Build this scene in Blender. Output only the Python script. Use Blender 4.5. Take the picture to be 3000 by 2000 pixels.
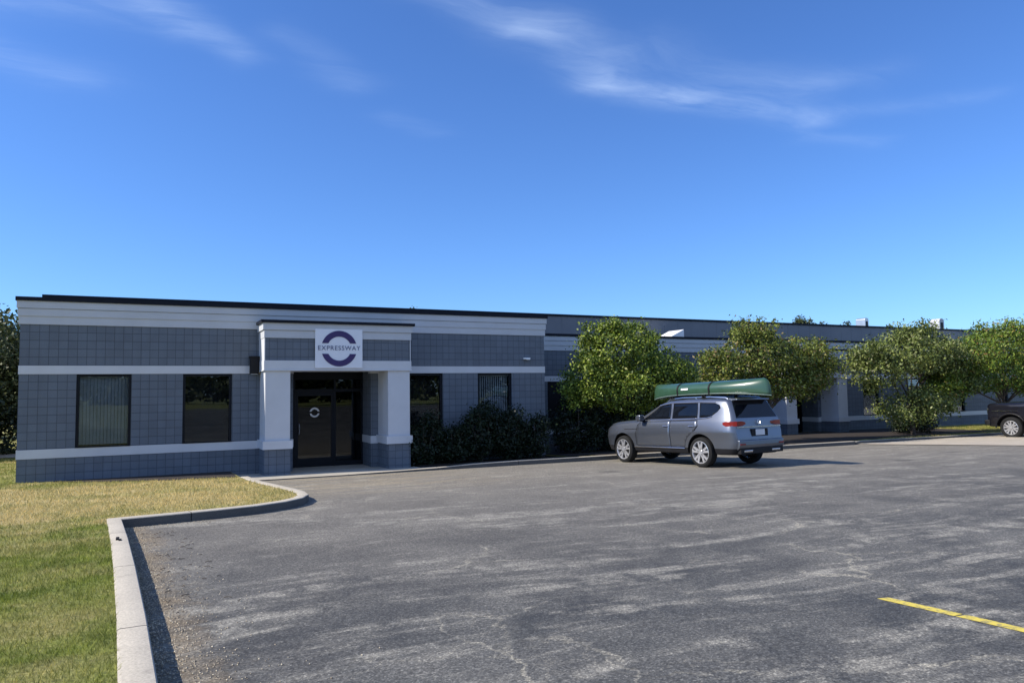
import bpy, bmesh, math, random
import numpy as np
from mathutils import Vector, Matrix
R = math.radians
sc = bpy.context.scene
for o in list(bpy.data.objects):
    bpy.data.objects.remove(o)
COL = sc.collection

# World frame: X runs along the shop front, -Y is out towards the car park, Z up; z=0 at the wall foot.
# ------------------------------------------------------------------ camera
cam = bpy.data.objects.new('camera', bpy.data.cameras.new('camera'))
COL.objects.link(cam)
cam.data.sensor_width = 36
cam.data.lens = 26.0
cam.data.clip_start = 0.05
cam.data.clip_end = 3000
p_, r_, th_ = R(3.82), R(-0.855), R(63.374)
fwd = Vector((0, math.cos(p_), math.sin(p_))); up0 = Vector((0, -math.sin(p_), math.cos(p_))); rt0 = Vector((1, 0, 0))
rt = rt0 * math.cos(r_) + up0 * math.sin(r_); up = -rt0 * math.sin(r_) + up0 * math.cos(r_)
rotm = Matrix.Rotation(-(math.pi / 2 - th_), 3, 'Z')
m3 = Matrix((rotm @ rt, rotm @ up, -(rotm @ fwd))).transposed()
cam.matrix_world = Matrix.Translation((2.6606, -21.3573, 2.15)) @ m3.to_4x4()
sc.camera = cam

# ------------------------------------------------------------------ light
SUN = Vector((-1.2, 0.29, 1.0)).normalized()          # towards the sun
sun = bpy.data.objects.new('sun', bpy.data.lights.new('sun', 'SUN'))
COL.objects.link(sun)
sun.data.energy = 4.5
sun.data.angle = R(0.5)
sun.data.color = (1.0, 0.925, 0.80)
sun.rotation_euler = SUN.to_track_quat('Z', 'Y').to_euler()
sun.location = (-30, 10, 40)
sc.view_settings.view_transform = 'Standard'
sc.view_settings.look = 'None'
sc.view_settings.exposure = 0.5
sc.view_settings.gamma = 1.0

world = bpy.data.worlds.new('World'); sc.world = world
world.use_nodes = True
wt = world.node_tree; wt.nodes.clear()
def wn(t, **k):
    n = wt.nodes.new(t)
    for a, b in k.items(): setattr(n, a, b)
    return n
def setin(n, i, v): n.inputs[i].default_value = v
wl = wt.links.new
sky = wn('ShaderNodeTexSky', sky_type='NISHITA'); sky.sun_disc = False
sky.sun_elevation = math.asin(SUN.z); sky.sun_rotation = math.atan2(SUN.x, SUN.y)
sky.altitude = 200; sky.air_density = 1.0; sky.dust_density = 0.35; sky.ozone_density = 2.5
hsv = wn('ShaderNodeMix', data_type='RGBA', blend_type='MULTIPLY'); hsv.inputs['Factor'].default_value = 1.0
wl(sky.outputs[0], hsv.inputs[6]); hsv.inputs[7].default_value = (.56, .865, 1.36, 1)
# thin cirrus on a flat layer overhead: position on the layer = direction.xy / direction.z
tc = wn('ShaderNodeTexCoord'); sep = wn('ShaderNodeSeparateXYZ'); wl(tc.outputs['Generated'], sep.inputs[0])
def math_(op, a, b=None, c=None, clamp=False):
    n = wn('ShaderNodeMath', operation=op); n.use_clamp = clamp
    for i, v in enumerate((a, b, c)):
        if v is None: continue
        if isinstance(v, (int, float)): n.inputs[i].default_value = v
        else: wl(v, n.inputs[i])
    return n.outputs[0]
zc = math_('MAXIMUM', sep.outputs[2], 0.02)
px = math_('DIVIDE', sep.outputs[0], zc); py = math_('DIVIDE', sep.outputs[1], zc)
comb = wn('ShaderNodeCombineXYZ'); wl(px, comb.inputs[0]); wl(py, comb.inputs[1])
def noise(vec, scale, detail, rough, dist=0.0, rot=0.0, sx=1.0, sy=1.0):
    mp = wn('ShaderNodeMapping'); mp.inputs['Rotation'].default_value = (0, 0, rot); mp.inputs['Scale'].default_value = (sx, sy, 1)
    wl(vec, mp.inputs[0])
    n = wn('ShaderNodeTexNoise'); setin(n, 'Scale', scale); setin(n, 'Detail', detail); setin(n, 'Roughness', rough); setin(n, 'Distortion', dist)
    wl(mp.outputs[0], n.inputs['Vector']); return n.outputs['Fac'] if 'Fac' in n.outputs else n.outputs[0]
warp = wn('ShaderNodeTexNoise'); setin(warp, 'Scale', 2.2); setin(warp, 'Detail', 4.0); wl(comb.outputs[0], warp.inputs['Vector'])
wv = wn('ShaderNodeVectorMath', operation='SUBTRACT'); wl(warp.outputs['Color'], wv.inputs[0]); wv.inputs[1].default_value = (.5, .5, .5)
ws = wn('ShaderNodeVectorMath', operation='SCALE'); wl(wv.outputs[0], ws.inputs[0]); ws.inputs['Scale'].default_value = 0.22
wa = wn('ShaderNodeVectorMath', operation='ADD'); wl(comb.outputs[0], wa.inputs[0]); wl(ws.outputs[0], wa.inputs[1])
sp2 = wn('ShaderNodeSeparateXYZ'); wl(wa.outputs[0], sp2.inputs[0])
def streak(ax, ay, bx, by, wid, amp):
    dx, dy = bx - ax, by - ay; L2 = dx * dx + dy * dy
    qx = math_('SUBTRACT', sp2.outputs[0], ax); qy = math_('SUBTRACT', sp2.outputs[1], ay)
    t = math_('MULTIPLY', math_('ADD', math_('MULTIPLY', qx, dx), math_('MULTIPLY', qy, dy)), 1 / L2, clamp=True)
    ex = math_('SUBTRACT', qx, math_('MULTIPLY', t, dx)); ey = math_('SUBTRACT', qy, math_('MULTIPLY', t, dy))
    d2 = math_('ADD', math_('MULTIPLY', ex, ex), math_('MULTIPLY', ey, ey))
    g = math_('POWER', 2.718, math_('MULTIPLY', d2, -1 / (wid * wid)))
    return math_('MULTIPLY', g, amp)
S = [streak(.62, 1.68, .95, 1.76, .08, .7), streak(.95, 1.76, 1.35, 1.96, .10, .9), streak(1.35, 1.97, 1.65, 1.97, .08, 1.0), streak(1.65, 1.97, 2.25, 1.90, .10, .9),
     streak(1.3, 1.75, 2.0, 1.72, .12, .35), streak(1.7, 1.85, 2.1, 1.55, .10, .3), streak(2.3, 1.75, 2.6, 1.5, .08, .3), streak(2.4, 2.05, 2.7, 2.0, .08, .3),
     streak(-.35, 2.12, -.05, 2.08, .12, .6), streak(.02, 2.04, .10, 2.14, .07, .6), streak(.12, 2.15, .24, 2.26, .06, .7), streak(.35, 2.1, .6, 2.3, .07, .35), streak(-.5, 2.45, -.25, 2.62, .13, .5), streak(.8, 2.55, 1.0, 2.65, .07, .22)]
tot = S[0]
for s in S[1:]: tot = math_('ADD', tot, s)
n1 = noise(wa.outputs[0], 3.0, 10, .60, .5, R(-14), .8, 2.2)
n2 = noise(wa.outputs[0], 8, 9, .62, .8, R(40), .6, 1.9)
nn = math_('ADD', math_('MULTIPLY', n1, .7), math_('MULTIPLY', n2, .3))
nr = wn('ShaderNodeMapRange'); wl(nn, nr.inputs[0]); setin(nr, 1, .34); setin(nr, 2, .72); setin(nr, 3, 0.0); setin(nr, 4, 1.0)
bk = wn('ShaderNodeMapRange'); wl(sep.outputs[1], bk.inputs[0]); setin(bk, 1, .05); setin(bk, 2, -.75); setin(bk, 3, 0.0); setin(bk, 4, .42)     # unseen pale veil added behind the camera to light the shaded front
veil = math_('MULTIPLY', bk.outputs[0], math_('ADD', math_('MULTIPLY', nr.outputs[0], .6), .6))
cl = math_('ADD', math_('MULTIPLY', tot, math_('ADD', math_('MULTIPLY', nr.outputs[0], .22), .04)), veil, clamp=True)
mx = wn('ShaderNodeMix', data_type='RGBA'); wl(cl, mx.inputs['Factor'])
wl(hsv.outputs[2], mx.inputs[6]); mx.inputs[7].default_value = (6.2, 7.6, 9.8, 1)
bg = wn('ShaderNodeBackground'); wl(mx.outputs[2], bg.inputs[0]); setin(bg, 'Strength', 0.1)
wo = wn('ShaderNodeOutputWorld'); wl(bg.outputs[0], wo.inputs[0])

# ------------------------------------------------------------------ helpers
def tag(o, label=None, cat=None, group=None, kind=None):
    if label: o['label'] = label
    if cat: o['category'] = cat
    if group: o['group'] = group
    if kind: o['kind'] = kind
    return o
def empty(name, loc=(0, 0, 0), rz=0.0):
    o = bpy.data.objects.new(name, None); COL.objects.link(o); o.location = loc; o.rotation_euler = (0, 0, rz)
    o.empty_display_size = .2
    return o
class MB:
    def __init__(s): s.v = []; s.f = []; s.m = []; s.cur = 0
    def add(s, vs, fs):
        b = len(s.v); s.v += [tuple(v) for v in vs]
        for f in fs: s.f.append([b + i for i in f]); s.m.append(s.cur)
    def box(s, x0, x1, y0, y1, z0, z1):
        x0, x1 = min(x0, x1), max(x0, x1); y0, y1 = min(y0, y1), max(y0, y1); z0, z1 = min(z0, z1), max(z0, z1)
        s.add([(x0, y0, z0), (x1, y0, z0), (x1, y1, z0), (x0, y1, z0), (x0, y0, z1), (x1, y0, z1), (x1, y1, z1), (x0, y1, z1)],
              [(0, 3, 2, 1), (4, 5, 6, 7), (0, 1, 5, 4), (1, 2, 6, 5), (2, 3, 7, 6), (3, 0, 4, 7)])
    def tube(s, pts, r, n=8, cap=True):
        pts = [Vector(p) for p in pts]; rings = []
        rs = r if isinstance(r, (list, tuple)) else [r] * len(pts)
        for i, p in enumerate(pts):
            d = (pts[min(i + 1, len(pts) - 1)] - pts[max(i - 1, 0)]).normalized()
            a = Vector((0, 0, 1)) if abs(d.z) < .9 else Vector((1, 0, 0))
            e1 = d.cross(a).normalized(); e2 = d.cross(e1)
            rings.append([p + (e1 * math.cos(2 * math.pi * k / n) + e2 * math.sin(2 * math.pi * k / n)) * rs[i] for k in range(n)])
        vs = [q for rg in rings for q in rg]; fs = []
        for i in range(len(pts) - 1):
            for k in range(n):
                fs.append((i * n + k, i * n + (k + 1) % n, (i + 1) * n + (k + 1) % n, (i + 1) * n + k))
        if cap: fs += [tuple(range(n - 1, -1, -1)), tuple((len(pts) - 1) * n + k for k in range(n))]
        s.add(vs, fs)
    def prism(s, poly, y0, y1):      # poly in (x,z), extruded along y
        n = len(poly); vs = [(x, y0, z) for x, z in poly] + [(x, y1, z) for x, z in poly]
        fs = [tuple(range(n)), tuple(range(2 * n - 1, n - 1, -1))] + [(i, i + n, (i + 1) % n + n, (i + 1) % n) for i in range(n)]
        s.add(vs, fs)
    def lathe(s, prof, n=40, axis='y'):  # prof [(offset along axis, radius)]
        vs = []; fs = []
        for a, r in prof:
            for k in range(n):
                t = 2 * math.pi * k / n; c, d = r * math.cos(t), r * math.sin(t)
                vs.append((c, a, d) if axis == 'y' else (c, d, a))
        for i in range(len(prof) - 1):
            for k in range(n):
                fs.append((i * n + k, i * n + (k + 1) % n, (i + 1) * n + (k + 1) % n, (i + 1) * n + k))
        s.add(vs, fs)
    def build(s, name, mats, parent=None, smooth=False, bevel=0, loc=None):
        me = bpy.data.meshes.new(name); me.from_pydata(s.v, [], s.f)
        mats = mats if isinstance(mats, (list, tuple)) else [mats]
        for m in mats: me.materials.append(m)
        me.polygons.foreach_set('material_index', s.m)
        bm = bmesh.new(); bm.from_mesh(me); bmesh.ops.recalc_face_normals(bm, faces=bm.faces); bm.to_mesh(me); bm.free()
        o = bpy.data.objects.new(name, me); COL.objects.link(o)
        if parent: o.parent = parent
        if loc: o.location = loc
        if smooth: me.polygons.foreach_set('use_smooth', [True] * len(me.polygons)); me.set_sharp_from_angle(angle=R(35))
        if bevel:
            b = o.modifiers.new('b', 'BEVEL'); b.width = bevel; b.segments = 2; b.limit_method = 'ANGLE'; b.angle_limit = R(40)
        return o

# ------------------------------------------------------------------ materials
def newmat(name):
    m = bpy.data.materials.new(name); m.use_nodes = True; nt = m.node_tree; b = nt.nodes['Principled BSDF']
    return m, nt, b
class NT:
    def __init__(s, nt): s.nt = nt; s.l = nt.links.new
    def n(s, t, **k):
        x = s.nt.nodes.new(t)
        for a, b in k.items(): setattr(x, a, b)
        return x
    def coord(s, which='Object', scale=(1, 1, 1), rot=(0, 0, 0)):
        c = s.n('ShaderNodeTexCoord'); m = s.n('ShaderNodeMapping'); m.inputs['Scale'].default_value = scale; m.inputs['Rotation'].default_value = rot
        s.l(c.outputs[which], m.inputs[0]); return m.outputs[0]
    def noise(s, vec, scale, detail=4, rough=.55, dist=0):
        n = s.n('ShaderNodeTexNoise'); n.inputs['Scale'].default_value = scale; n.inputs['Detail'].default_value = detail
        n.inputs['Roughness'].default_value = rough; n.inputs['Distortion'].default_value = dist
        if vec is not None: s.l(vec, n.inputs['Vector'])
        return n.outputs[0]
    def ramp(s, fac, stops):
        r = s.n('ShaderNodeValToRGB'); e = r.color_ramp.elements
        while len(e) < len(stops): e.new(.5)
        for i, (p, c) in enumerate(stops):
            e[i].position = p; e[i].color = (*c, 1) if len(c) == 3 else c
        s.l(fac, r.inputs[0]); return r.outputs[0]
    def rng(s, v, a, b, c=0.0, d=1.0):
        m = s.n('ShaderNodeMapRange'); s.l(v, m.inputs[0])
        for i, x in enumerate((a, b, c, d)): m.inputs[i + 1].default_value = x
        return m.outputs[0]
    def mix(s, fac, a, b, mode='MIX'):
        m = s.n('ShaderNodeMix', data_type='RGBA', blend_type=mode)
        for i, v in ((0, fac), (6, a), (7, b)):
            if isinstance(v, (int, float)): m.inputs[i].default_value = v
            elif isinstance(v, tuple): m.inputs[i].default_value = (*v[:3], 1)
            else: s.l(v, m.inputs[i])
        return m.outputs[2]
    def math(s, op, a, b=None, clamp=False):
        n = s.n('ShaderNodeMath', operation=op); n.use_clamp = clamp
        for i, v in enumerate((a, b)):
            if v is None: continue
            if isinstance(v, (int, float)): n.inputs[i].default_value = v
            else: s.l(v, n.inputs[i])
        return n.outputs[0]
    def bump(s, h, b, strength=.3, dist=.01):
        n = s.n('ShaderNodeBump'); n.inputs['Strength'].default_value = strength; n.inputs['Distance'].default_value = dist
        s.l(h, n.inputs['Height']); s.l(n.outputs[0], b.inputs['Normal'])
def plain(name, col, rough=.6, metal=0.0, var=.12, scale=3.0, spec=.5, coat=0.0, bump=0.0):
    m, nt, b = newmat(name); t = NT(nt); v = t.coord()
    n = t.noise(v, scale, 5, .6)
    lo = tuple(c * (1 - var) for c in col); hi = tuple(min(1, c * (1 + var)) for c in col)
    t.l(t.ramp(n, [(.3, lo), (.7, hi)]), b.inputs['Base Color'])
    b.inputs['Roughness'].default_value = rough; b.inputs['Metallic'].default_value = metal
    b.inputs['Specular IOR Level'].default_value = spec; b.inputs['Coat Weight'].default_value = coat; b.inputs['Coat Roughness'].default_value = .05
    if bump: t.bump(t.noise(v, scale * 12, 4), b, bump, .01)
    return m
def block_mat(name, col):
    m, nt, b = newmat(name); t = NT(nt)
    c = t.n('ShaderNodeTexCoord'); sp = t.n('ShaderNodeSeparateXYZ'); t.l(c.outputs['Object'], sp.inputs[0])
    cb = t.n('ShaderNodeCombineXYZ'); t.l(t.math('ADD', sp.outputs[0], sp.outputs[1]), cb.inputs[0]); t.l(t.math('ADD', sp.outputs[2], .1005), cb.inputs[1])
    br = t.n('ShaderNodeTexBrick'); br.offset = 0; br.squash = 1
    for k, v in (('Scale', 1), ('Mortar Size', .007), ('Mortar Smooth', .4), ('Brick Width', .2032), ('Row Height', .2032), ('Bias', 0)): br.inputs[k].default_value = v
    t.l(cb.outputs[0], br.inputs['Vector'])
    br.inputs['Color1'].default_value = (*[x * .94 for x in col], 1); br.inputs['Color2'].default_value = (*[x * 1.06 for x in col], 1)
    br.inputs['Mortar'].default_value = (*[x * .50 for x in col], 1)
    ob = c.outputs['Object']
    mpv = t.coord('Object', (6, 6, .5)); vs_ = t.noise(mpv, 1, 4, .6); st = t.math('ADD', t.math('MULTIPLY', t.noise(ob, .9, 5, .6), .6), t.math('MULTIPLY', vs_, .4)); fine = t.noise(ob, 55, 3, .7)
    k = t.ramp(st, [(.3, (.88, .88, .88)), (.7, (1.1, 1.1, 1.1))]); k2 = t.ramp(fine, [(.3, (.82, .82, .82)), (.75, (1.15, 1.15, 1.15))])
    t.l(t.mix(1.0, t.mix(1.0, br.outputs[0], k, 'MULTIPLY'), k2, 'MULTIPLY'), b.inputs['Base Color'])
    h = t.math('ADD', t.math('MULTIPLY', br.outputs['Fac'], -1.0), t.math('MULTIPLY', fine, .7))
    t.bump(h, b, .6, .012); b.inputs['Roughness'].default_value = .85
    return m
M = {}
M['block'] = block_mat('painted_block', (.130, .154, .190))
M['trim'] = plain('trim_paint', (.565, .58, .61), .7, var=.05, scale=1.5, bump=.06)
M['siding'] = plain('siding_paint', (.49, .51, .545), .7, var=.05, scale=1.5)
M['cap'] = plain('cap_metal', (.007, .009, .017), .5, var=.2, spec=.15)
M['frame'] = plain('window_frame', (.006, .008, .013), .45, var=.2, spec=.2)
M['dark'] = plain('dark_interior', (.012, .012, .013), .9)
M['blind'] = plain('blind', (.50, .50, .51), .8)
M['grey_metal'] = None
M['black_plastic'] = plain('black_plastic', (.010, .010, .012), .6, var=.2, spec=.25)
M['white'] = plain('white_paint', (.78, .78, .78), .5, var=.04)
M['sign_white'] = plain('sign_white', (.74, .76, .82), .35, var=.03)
M['navy'] = plain('navy_vinyl', (.040, .022, .115), .4, var=.1)
M['letter'] = plain('letter_grey', (.12, .14, .24), .5, var=.1)
M['chrome'] = plain('chrome', (.7, .7, .72), .18, 1.0, var=.03)
M['galv'] = plain('galvanised', (.55, .56, .58), .35, .8, var=.1)
M['tyre'] = plain('tyre_rubber', (.016, .016, .016), .85, var=.2, spec=.2)
M['rim'] = plain('rim_alloy', (.72, .72, .74), .28, .75, var=.03)
M['red'] = plain('tail_lens', (.22, .005, .01), .12, var=.05, coat=1)
M['vent'] = plain('vent_paint', (.50, .51, .53), .5, var=.08)
M['gunwale'] = plain('gunwale_vinyl', (.14, .20, .17), .4, var=.1)
M['canoe'] = plain('canoe_green', (.032, .080, .048), .30, var=.1, coat=.4)
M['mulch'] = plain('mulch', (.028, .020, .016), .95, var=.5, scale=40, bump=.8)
M['bark'] = plain('bark', (.09, .07, .055), .9, var=.4, scale=14, bump=.6)
M['plate'] = plain('plate', (.6, .62, .65), .4, var=.05)
def fluted_metal():
    m, nt, b = newmat('ribbed_wall_panel'); t = NT(nt); v = t.coord()
    n = t.noise(v, .5, 4); t.l(t.ramp(n, [(.3, (.15, .155, .175)), (.7, (.18, .185, .205))]), b.inputs['Base Color'])
    b.inputs['Roughness'].default_value = .5; return m
M['grey_metal'] = fluted_metal()
def glass_mat(name, refl=.35, tint=(.25, .28, .3)):
    m = bpy.data.materials.new(name); m.use_nodes = True; nt = m.node_tree; nt.nodes.clear(); t = NT(nt)
    tr = t.n('ShaderNodeBsdfTransparent'); tr.inputs[0].default_value = (*tint, 1)
    gl = t.n('ShaderNodeBsdfGlossy'); gl.inputs['Roughness'].default_value = .008; gl.inputs[0].default_value = (.85, .9, .95, 1)
    v = t.coord(); nb = t.n('ShaderNodeBump'); nb.inputs['Strength'].default_value = .03; nb.inputs['Distance'].default_value = .02
    t.l(t.noise(v, 1.3, 2), nb.inputs['Height']); t.l(nb.outputs[0], gl.inputs['Normal'])
    lw = t.n('ShaderNodeLayerWeight'); lw.inputs[0].default_value = .35
    f = t.rng(lw.outputs['Fresnel'], 0, 1, refl, .9)
    mx = t.n('ShaderNodeMixShader'); t.l(f, mx.inputs[0]); t.l(tr.outputs[0], mx.inputs[1]); t.l(gl.outputs[0], mx.inputs[2])
    o = t.n('ShaderNodeOutputMaterial'); t.l(mx.outputs[0], o.inputs[0]); return m
M['glass'] = glass_mat('window_glass', .0, (.80, .85, .88))
M['door_glass'] = glass_mat('door_glass', .0, (.3, .32, .33))
def car_glass():
    m, nt, b = newmat('car_glass'); t = NT(nt); v = t.coord()
    t.l(t.ramp(t.noise(v, 2, 2), [(.3, (.004, .005, .008)), (.7, (.007, .009, .013))]), b.inputs['Base Color'])
    b.inputs['Roughness'].default_value = .03; b.inputs['Specular IOR Level'].default_value = .38; return m
M['car_glass'] = car_glass()
def paint(name, col, metal=.55, rough=.32):
    m, nt, b = newmat(name); t = NT(nt); v = t.coord()
    fl = t.noise(v, 350, 2); dirt = t.noise(v, 1.6, 4)
    c1 = t.ramp(fl, [(.3, tuple(x * .85 for x in col)), (.7, tuple(x * 1.12 for x in col))])
    c2 = t.mix(t.rng(dirt, .5, .8, 0, .18), c1, (.25, .23, .2))
    t.l(c2, b.inputs['Base Color']); b.inputs['Metallic'].default_value = metal; b.inputs['Roughness'].default_value = rough
    b.inputs['Coat Weight'].default_value = .45; b.inputs['Coat Roughness'].default_value = .06; return m
M['silver'] = paint('grey_metallic_paint', (.155, .172, .208), .80, .33)
M['carblack'] = plain('black_paint', (.007, .007, .011), .22, var=.2, spec=.45, coat=.5)

def asphalt():
    m, nt, b = newmat('worn_asphalt'); t = NT(nt); v = t.coord()
    # streaks of sealcoat along X, gently curved
    wn_ = t.n('ShaderNodeTexNoise'); wn_.inputs['Scale'].default_value = .16; wn_.inputs['Detail'].default_value = 2; t.l(v, wn_.inputs['Vector'])
    sub = t.n('ShaderNodeVectorMath', operation='SUBTRACT'); t.l(wn_.outputs['Color'], sub.inputs[0]); sub.inputs[1].default_value = (.5, .5, .5)
    scl = t.n('ShaderNodeVectorMath', operation='SCALE'); t.l(sub.outputs[0], scl.inputs[0]); scl.inputs['Scale'].default_value = 2.4
    add = t.n('ShaderNodeVectorMath', operation='ADD'); t.l(v, add.inputs[0]); t.l(scl.outputs[0], add.inputs[1])
    mp = t.n('ShaderNodeMapping'); mp.inputs['Scale'].default_value = (.26, 1.9, 1); mp.inputs['Rotation'].default_value = (0, 0, R(-19)); t.l(add.outputs[0], mp.inputs[0])
    st = t.noise(mp.outputs[0], 1.1, 7, .66)
    mp2 = t.n('ShaderNodeMapping'); mp2.inputs['Scale'].default_value = (.4, 5.0, 1); mp2.inputs['Rotation'].default_value = (0, 0, R(-26)); t.l(add.outputs[0], mp2.inputs[0])
    st2 = t.noise(mp2.outputs[0], 1.0, 5, .6)
    big = t.noise(v, .22, 4, .6); mid = t.noise(v, .75, 7, .66, .5); sml = t.noise(v, 2.6, 6, .7)
    sepp = t.n('ShaderNodeSeparateXYZ'); t.l(v, sepp.inputs[0]); X, Y = sepp.outputs[0], sepp.outputs[1]
    far = t.rng(t.math('ADD', Y, t.math('MULTIPLY', big, 7)), -14.0, -2.0, 0, 1)     # thinner, worn sealcoat near the building
    base = t.mix(t.rng(mid, .36, .66), (.042, .046, .053), (.130, .130, .128))
    base = t.mix(t.math('MULTIPLY', t.rng(sml, .5, .72), .35), base, (.17, .165, .155))
    base = t.mix(t.math('MULTIPLY', far, .72), base, (.25, .232, .208))
    base = t.mix(t.math('MULTIPLY', t.math('MULTIPLY', t.rng(st, .495, .60), t.rng(sml, .42, .58)), .80), base, (.30, .29, .265))
    base = t.mix(t.math('MULTIPLY', t.math('MULTIPLY', t.rng(st2, .57, .70), t.rng(mid, .40, .55)), .6), base, (.30, .29, .265))
    # sandy dirt washed along the kerb and below the entrance
    kd = t.math('SUBTRACT', X, t.math('ADD', t.math('MULTIPLY', Y, -.044), 2.06))
    kd = t.math('ADD', kd, t.math('MULTIPLY', t.math('SUBTRACT', sml, .5), 1.1))
    km = t.math('MULTIPLY', t.rng(kd, -.05, .42, 1, 0), t.rng(Y, -8.9, -9.3, 0, 1))
    base = t.mix(t.math('MULTIPLY', km, .8), base, (.27, .215, .145))
    sm_ = t.math('MULTIPLY', t.math('MULTIPLY', t.rng(X, 5.0, 6.0), t.rng(X, 8.0, 11.5, 1, 0)), t.math('MULTIPLY', t.rng(Y, -7.5, -5.5), t.rng(st2, .45, .55)))
    base = t.mix(t.math('MULTIPLY', sm_, .55), base, (.33, .28, .20))
    # patched dark seal areas with soft edges and an oil drip here and there
    oil = t.n('ShaderNodeTexVoronoi'); oil.inputs['Scale'].default_value = .33; t.l(add.outputs[0], oil.inputs['Vector'])
    base = t.mix(t.math('MULTIPLY', t.rng(oil.outputs['Distance'], .05, .16, 1, 0), .45), base, (.035, .035, .038))
    # light cracks
    w2 = t.n('ShaderNodeTexNoise'); w2.inputs['Scale'].default_value = 1.1; w2.inputs['Detail'].default_value = 8; w2.inputs['Roughness'].default_value = .65; t.l(v, w2.inputs['Vector'])
    s2 = t.n('ShaderNodeVectorMath', operation='SCALE'); t.l(w2.outputs['Color'], s2.inputs[0]); s2.inputs['Scale'].default_value = .9
    a2 = t.n('ShaderNodeVectorMath', operation='ADD'); t.l(v, a2.inputs[0]); t.l(s2.outputs[0], a2.inputs[1])
    for scl_, wd, am in ((.42, .010, .75), (1.1, .008, .45)):
        vo = t.n('ShaderNodeTexVoronoi', feature='DISTANCE_TO_EDGE'); vo.inputs['Scale'].default_value = scl_; t.l(a2.outputs[0], vo.inputs['Vector'])
        crack = t.math('MULTIPLY', t.rng(vo.outputs['Distance'], .002, wd, 1, 0), t.rng(mid, .48, .62))
        base = t.mix(t.math('MULTIPLY', crack, am), base, (.36, .34, .29))
    g = t.n('ShaderNodeTexVoronoi'); g.inputs['Scale'].default_value = 95; t.l(v, g.inputs['Vector'])
    sepc = t.n('ShaderNodeSeparateColor'); t.l(g.outputs['Color'], sepc.inputs[0])
    fine = t.ramp(sepc.outputs[0], [(0, (.60, .60, .61)), (.55, (.93, .93, .93)), (.85, (1.18, 1.17, 1.15)), (1, (1.9, 1.87, 1.8))])
    g3 = t.noise(v, 38, 3, .7); f3 = t.ramp(g3, [(.35, (.68, .68, .68)), (.65, (1.3, 1.3, 1.3))])
    base = t.mix(1, base, (1.03, 1.0, .92), 'MULTIPLY')
    t.l(t.mix(1, t.mix(1, base, fine, 'MULTIPLY'), f3, 'MULTIPLY'), b.inputs['Base Color'])
    b.inputs['Roughness'].default_value = .88; b.inputs['Specular IOR Level'].default_value = .3
    t.bump(t.math('ADD', sepc.outputs[0], g3), b, .5, .006); return m
M['asphalt'] = asphalt()
def concrete(name, col, var=.18):
    m, nt, b = newmat(name); t = NT(nt); v = t.coord()
    a = t.noise(v, 1.3, 6, .65); f = t.noise(v, 60, 3, .7); s = t.noise(v, 5, 5, .7)
    c = t.ramp(a, [(.3, tuple(x * (1 - var) for x in col)), (.7, tuple(x * (1 + var * .6) for x in col))])
    c = t.mix(1, c, t.ramp(f, [(.3, (.75, .75, .75)), (.7, (1.18, 1.18, 1.17))]), 'MULTIPLY')
    c = t.mix(t.math('MULTIPLY', t.rng(s, .6, .75), .35), c, (.16, .14, .12))
    t.l(c, b.inputs['Base Color']); b.inputs['Roughness'].default_value = .9; t.bump(f, b, .4, .004); return m
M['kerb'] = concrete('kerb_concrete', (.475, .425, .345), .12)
M['kerb_face'] = concrete('kerb_face_shaded', (.10, .098, .095))  # dark tone paints in the shade on the upright kerb face
M['walk'] = concrete('walk_concrete', (.42, .39, .335))
M['apron'] = concrete('apron_concrete', (.45, .39, .31))
def grass_color(t, v, blade=False):
    big = t.noise(v, .28, 4, .6, .3); mid = t.noise(v, 1.4, 5, .6, .3)
    sp = t.n('ShaderNodeSeparateXYZ'); t.l(v, sp.inputs[0])
    # straw-coloured band between the building and the lot corner
    yy = t.math('ADD', t.math('ADD', sp.outputs[1], t.math('MULTIPLY', big, 3.0)), t.math('MULTIPLY', t.math('SUBTRACT', mid, .5), 3.0))
    b1 = t.math('MULTIPLY', t.rng(yy, -8.6, -6.8), t.rng(yy, -1.0, .5, 1, 0))
    pt = t.noise(v, .9, 6, .7, .4)
    near = t.rng(sp.outputs[1], -11.5, -8.0, .62, 1)
    dry = t.math('ADD', t.math('MULTIPLY', b1, .6), t.math('MULTIPLY', near, t.math('ADD', t.math('MULTIPLY', t.rng(mid, .40, .66), .45), t.math('MULTIPLY', t.rng(pt, .47, .62), .55))), clamp=True)
    g = t.ramp(t.noise(v, 3.5, 4, .6), [(.3, (.11, .145, .024)), (.7, (.235, .275, .048))])
    c = t.mix(dry, g, (.54, .44, .21))
    return t.mix(t.math('MULTIPLY', t.rng(t.noise(v, 2.2, 6, .7), .60, .74), .6), c, (.20, .145, .085))
def grass_mat(name, blade):
    m, nt, b = newmat(name); t = NT(nt); v = t.coord()
    c = grass_color(t, v)
    if blade:
        ge = t.n('ShaderNodeNewGeometry')
        c = t.mix(1, c, t.ramp(ge.outputs['Random Per Island'], [(0, (.55, .6, .5)), (.6, (1.05, 1.05, 1)), (1, (1.75, 1.6, 1.35))]), 'MULTIPLY')
        tl = t.n('ShaderNodeBsdfTranslucent'); t.l(c, tl.inputs[0]); mx = t.n('ShaderNodeMixShader'); mx.inputs[0].default_value = .3
        o = nt.nodes['Material Output']; t.l(b.outputs[0], mx.inputs[1]); t.l(tl.outputs[0], mx.inputs[2]); t.l(mx.outputs[0], o.inputs[0])
    else:
        f = t.noise(v, 30, 4, .75); c = t.mix(1, c, t.ramp(f, [(.3, (.45, .45, .4)), (.7, (1.3, 1.3, 1.3))]), 'MULTIPLY'); t.bump(f, b, .8, .03)
    t.l(c, b.inputs['Base Color']); b.inputs['Roughness'].default_value = .85; b.inputs['Specular IOR Level'].default_value = .2; return m
M['turf'] = grass_mat('turf', False); M['blade'] = grass_mat('grass_blade', True)
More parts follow.
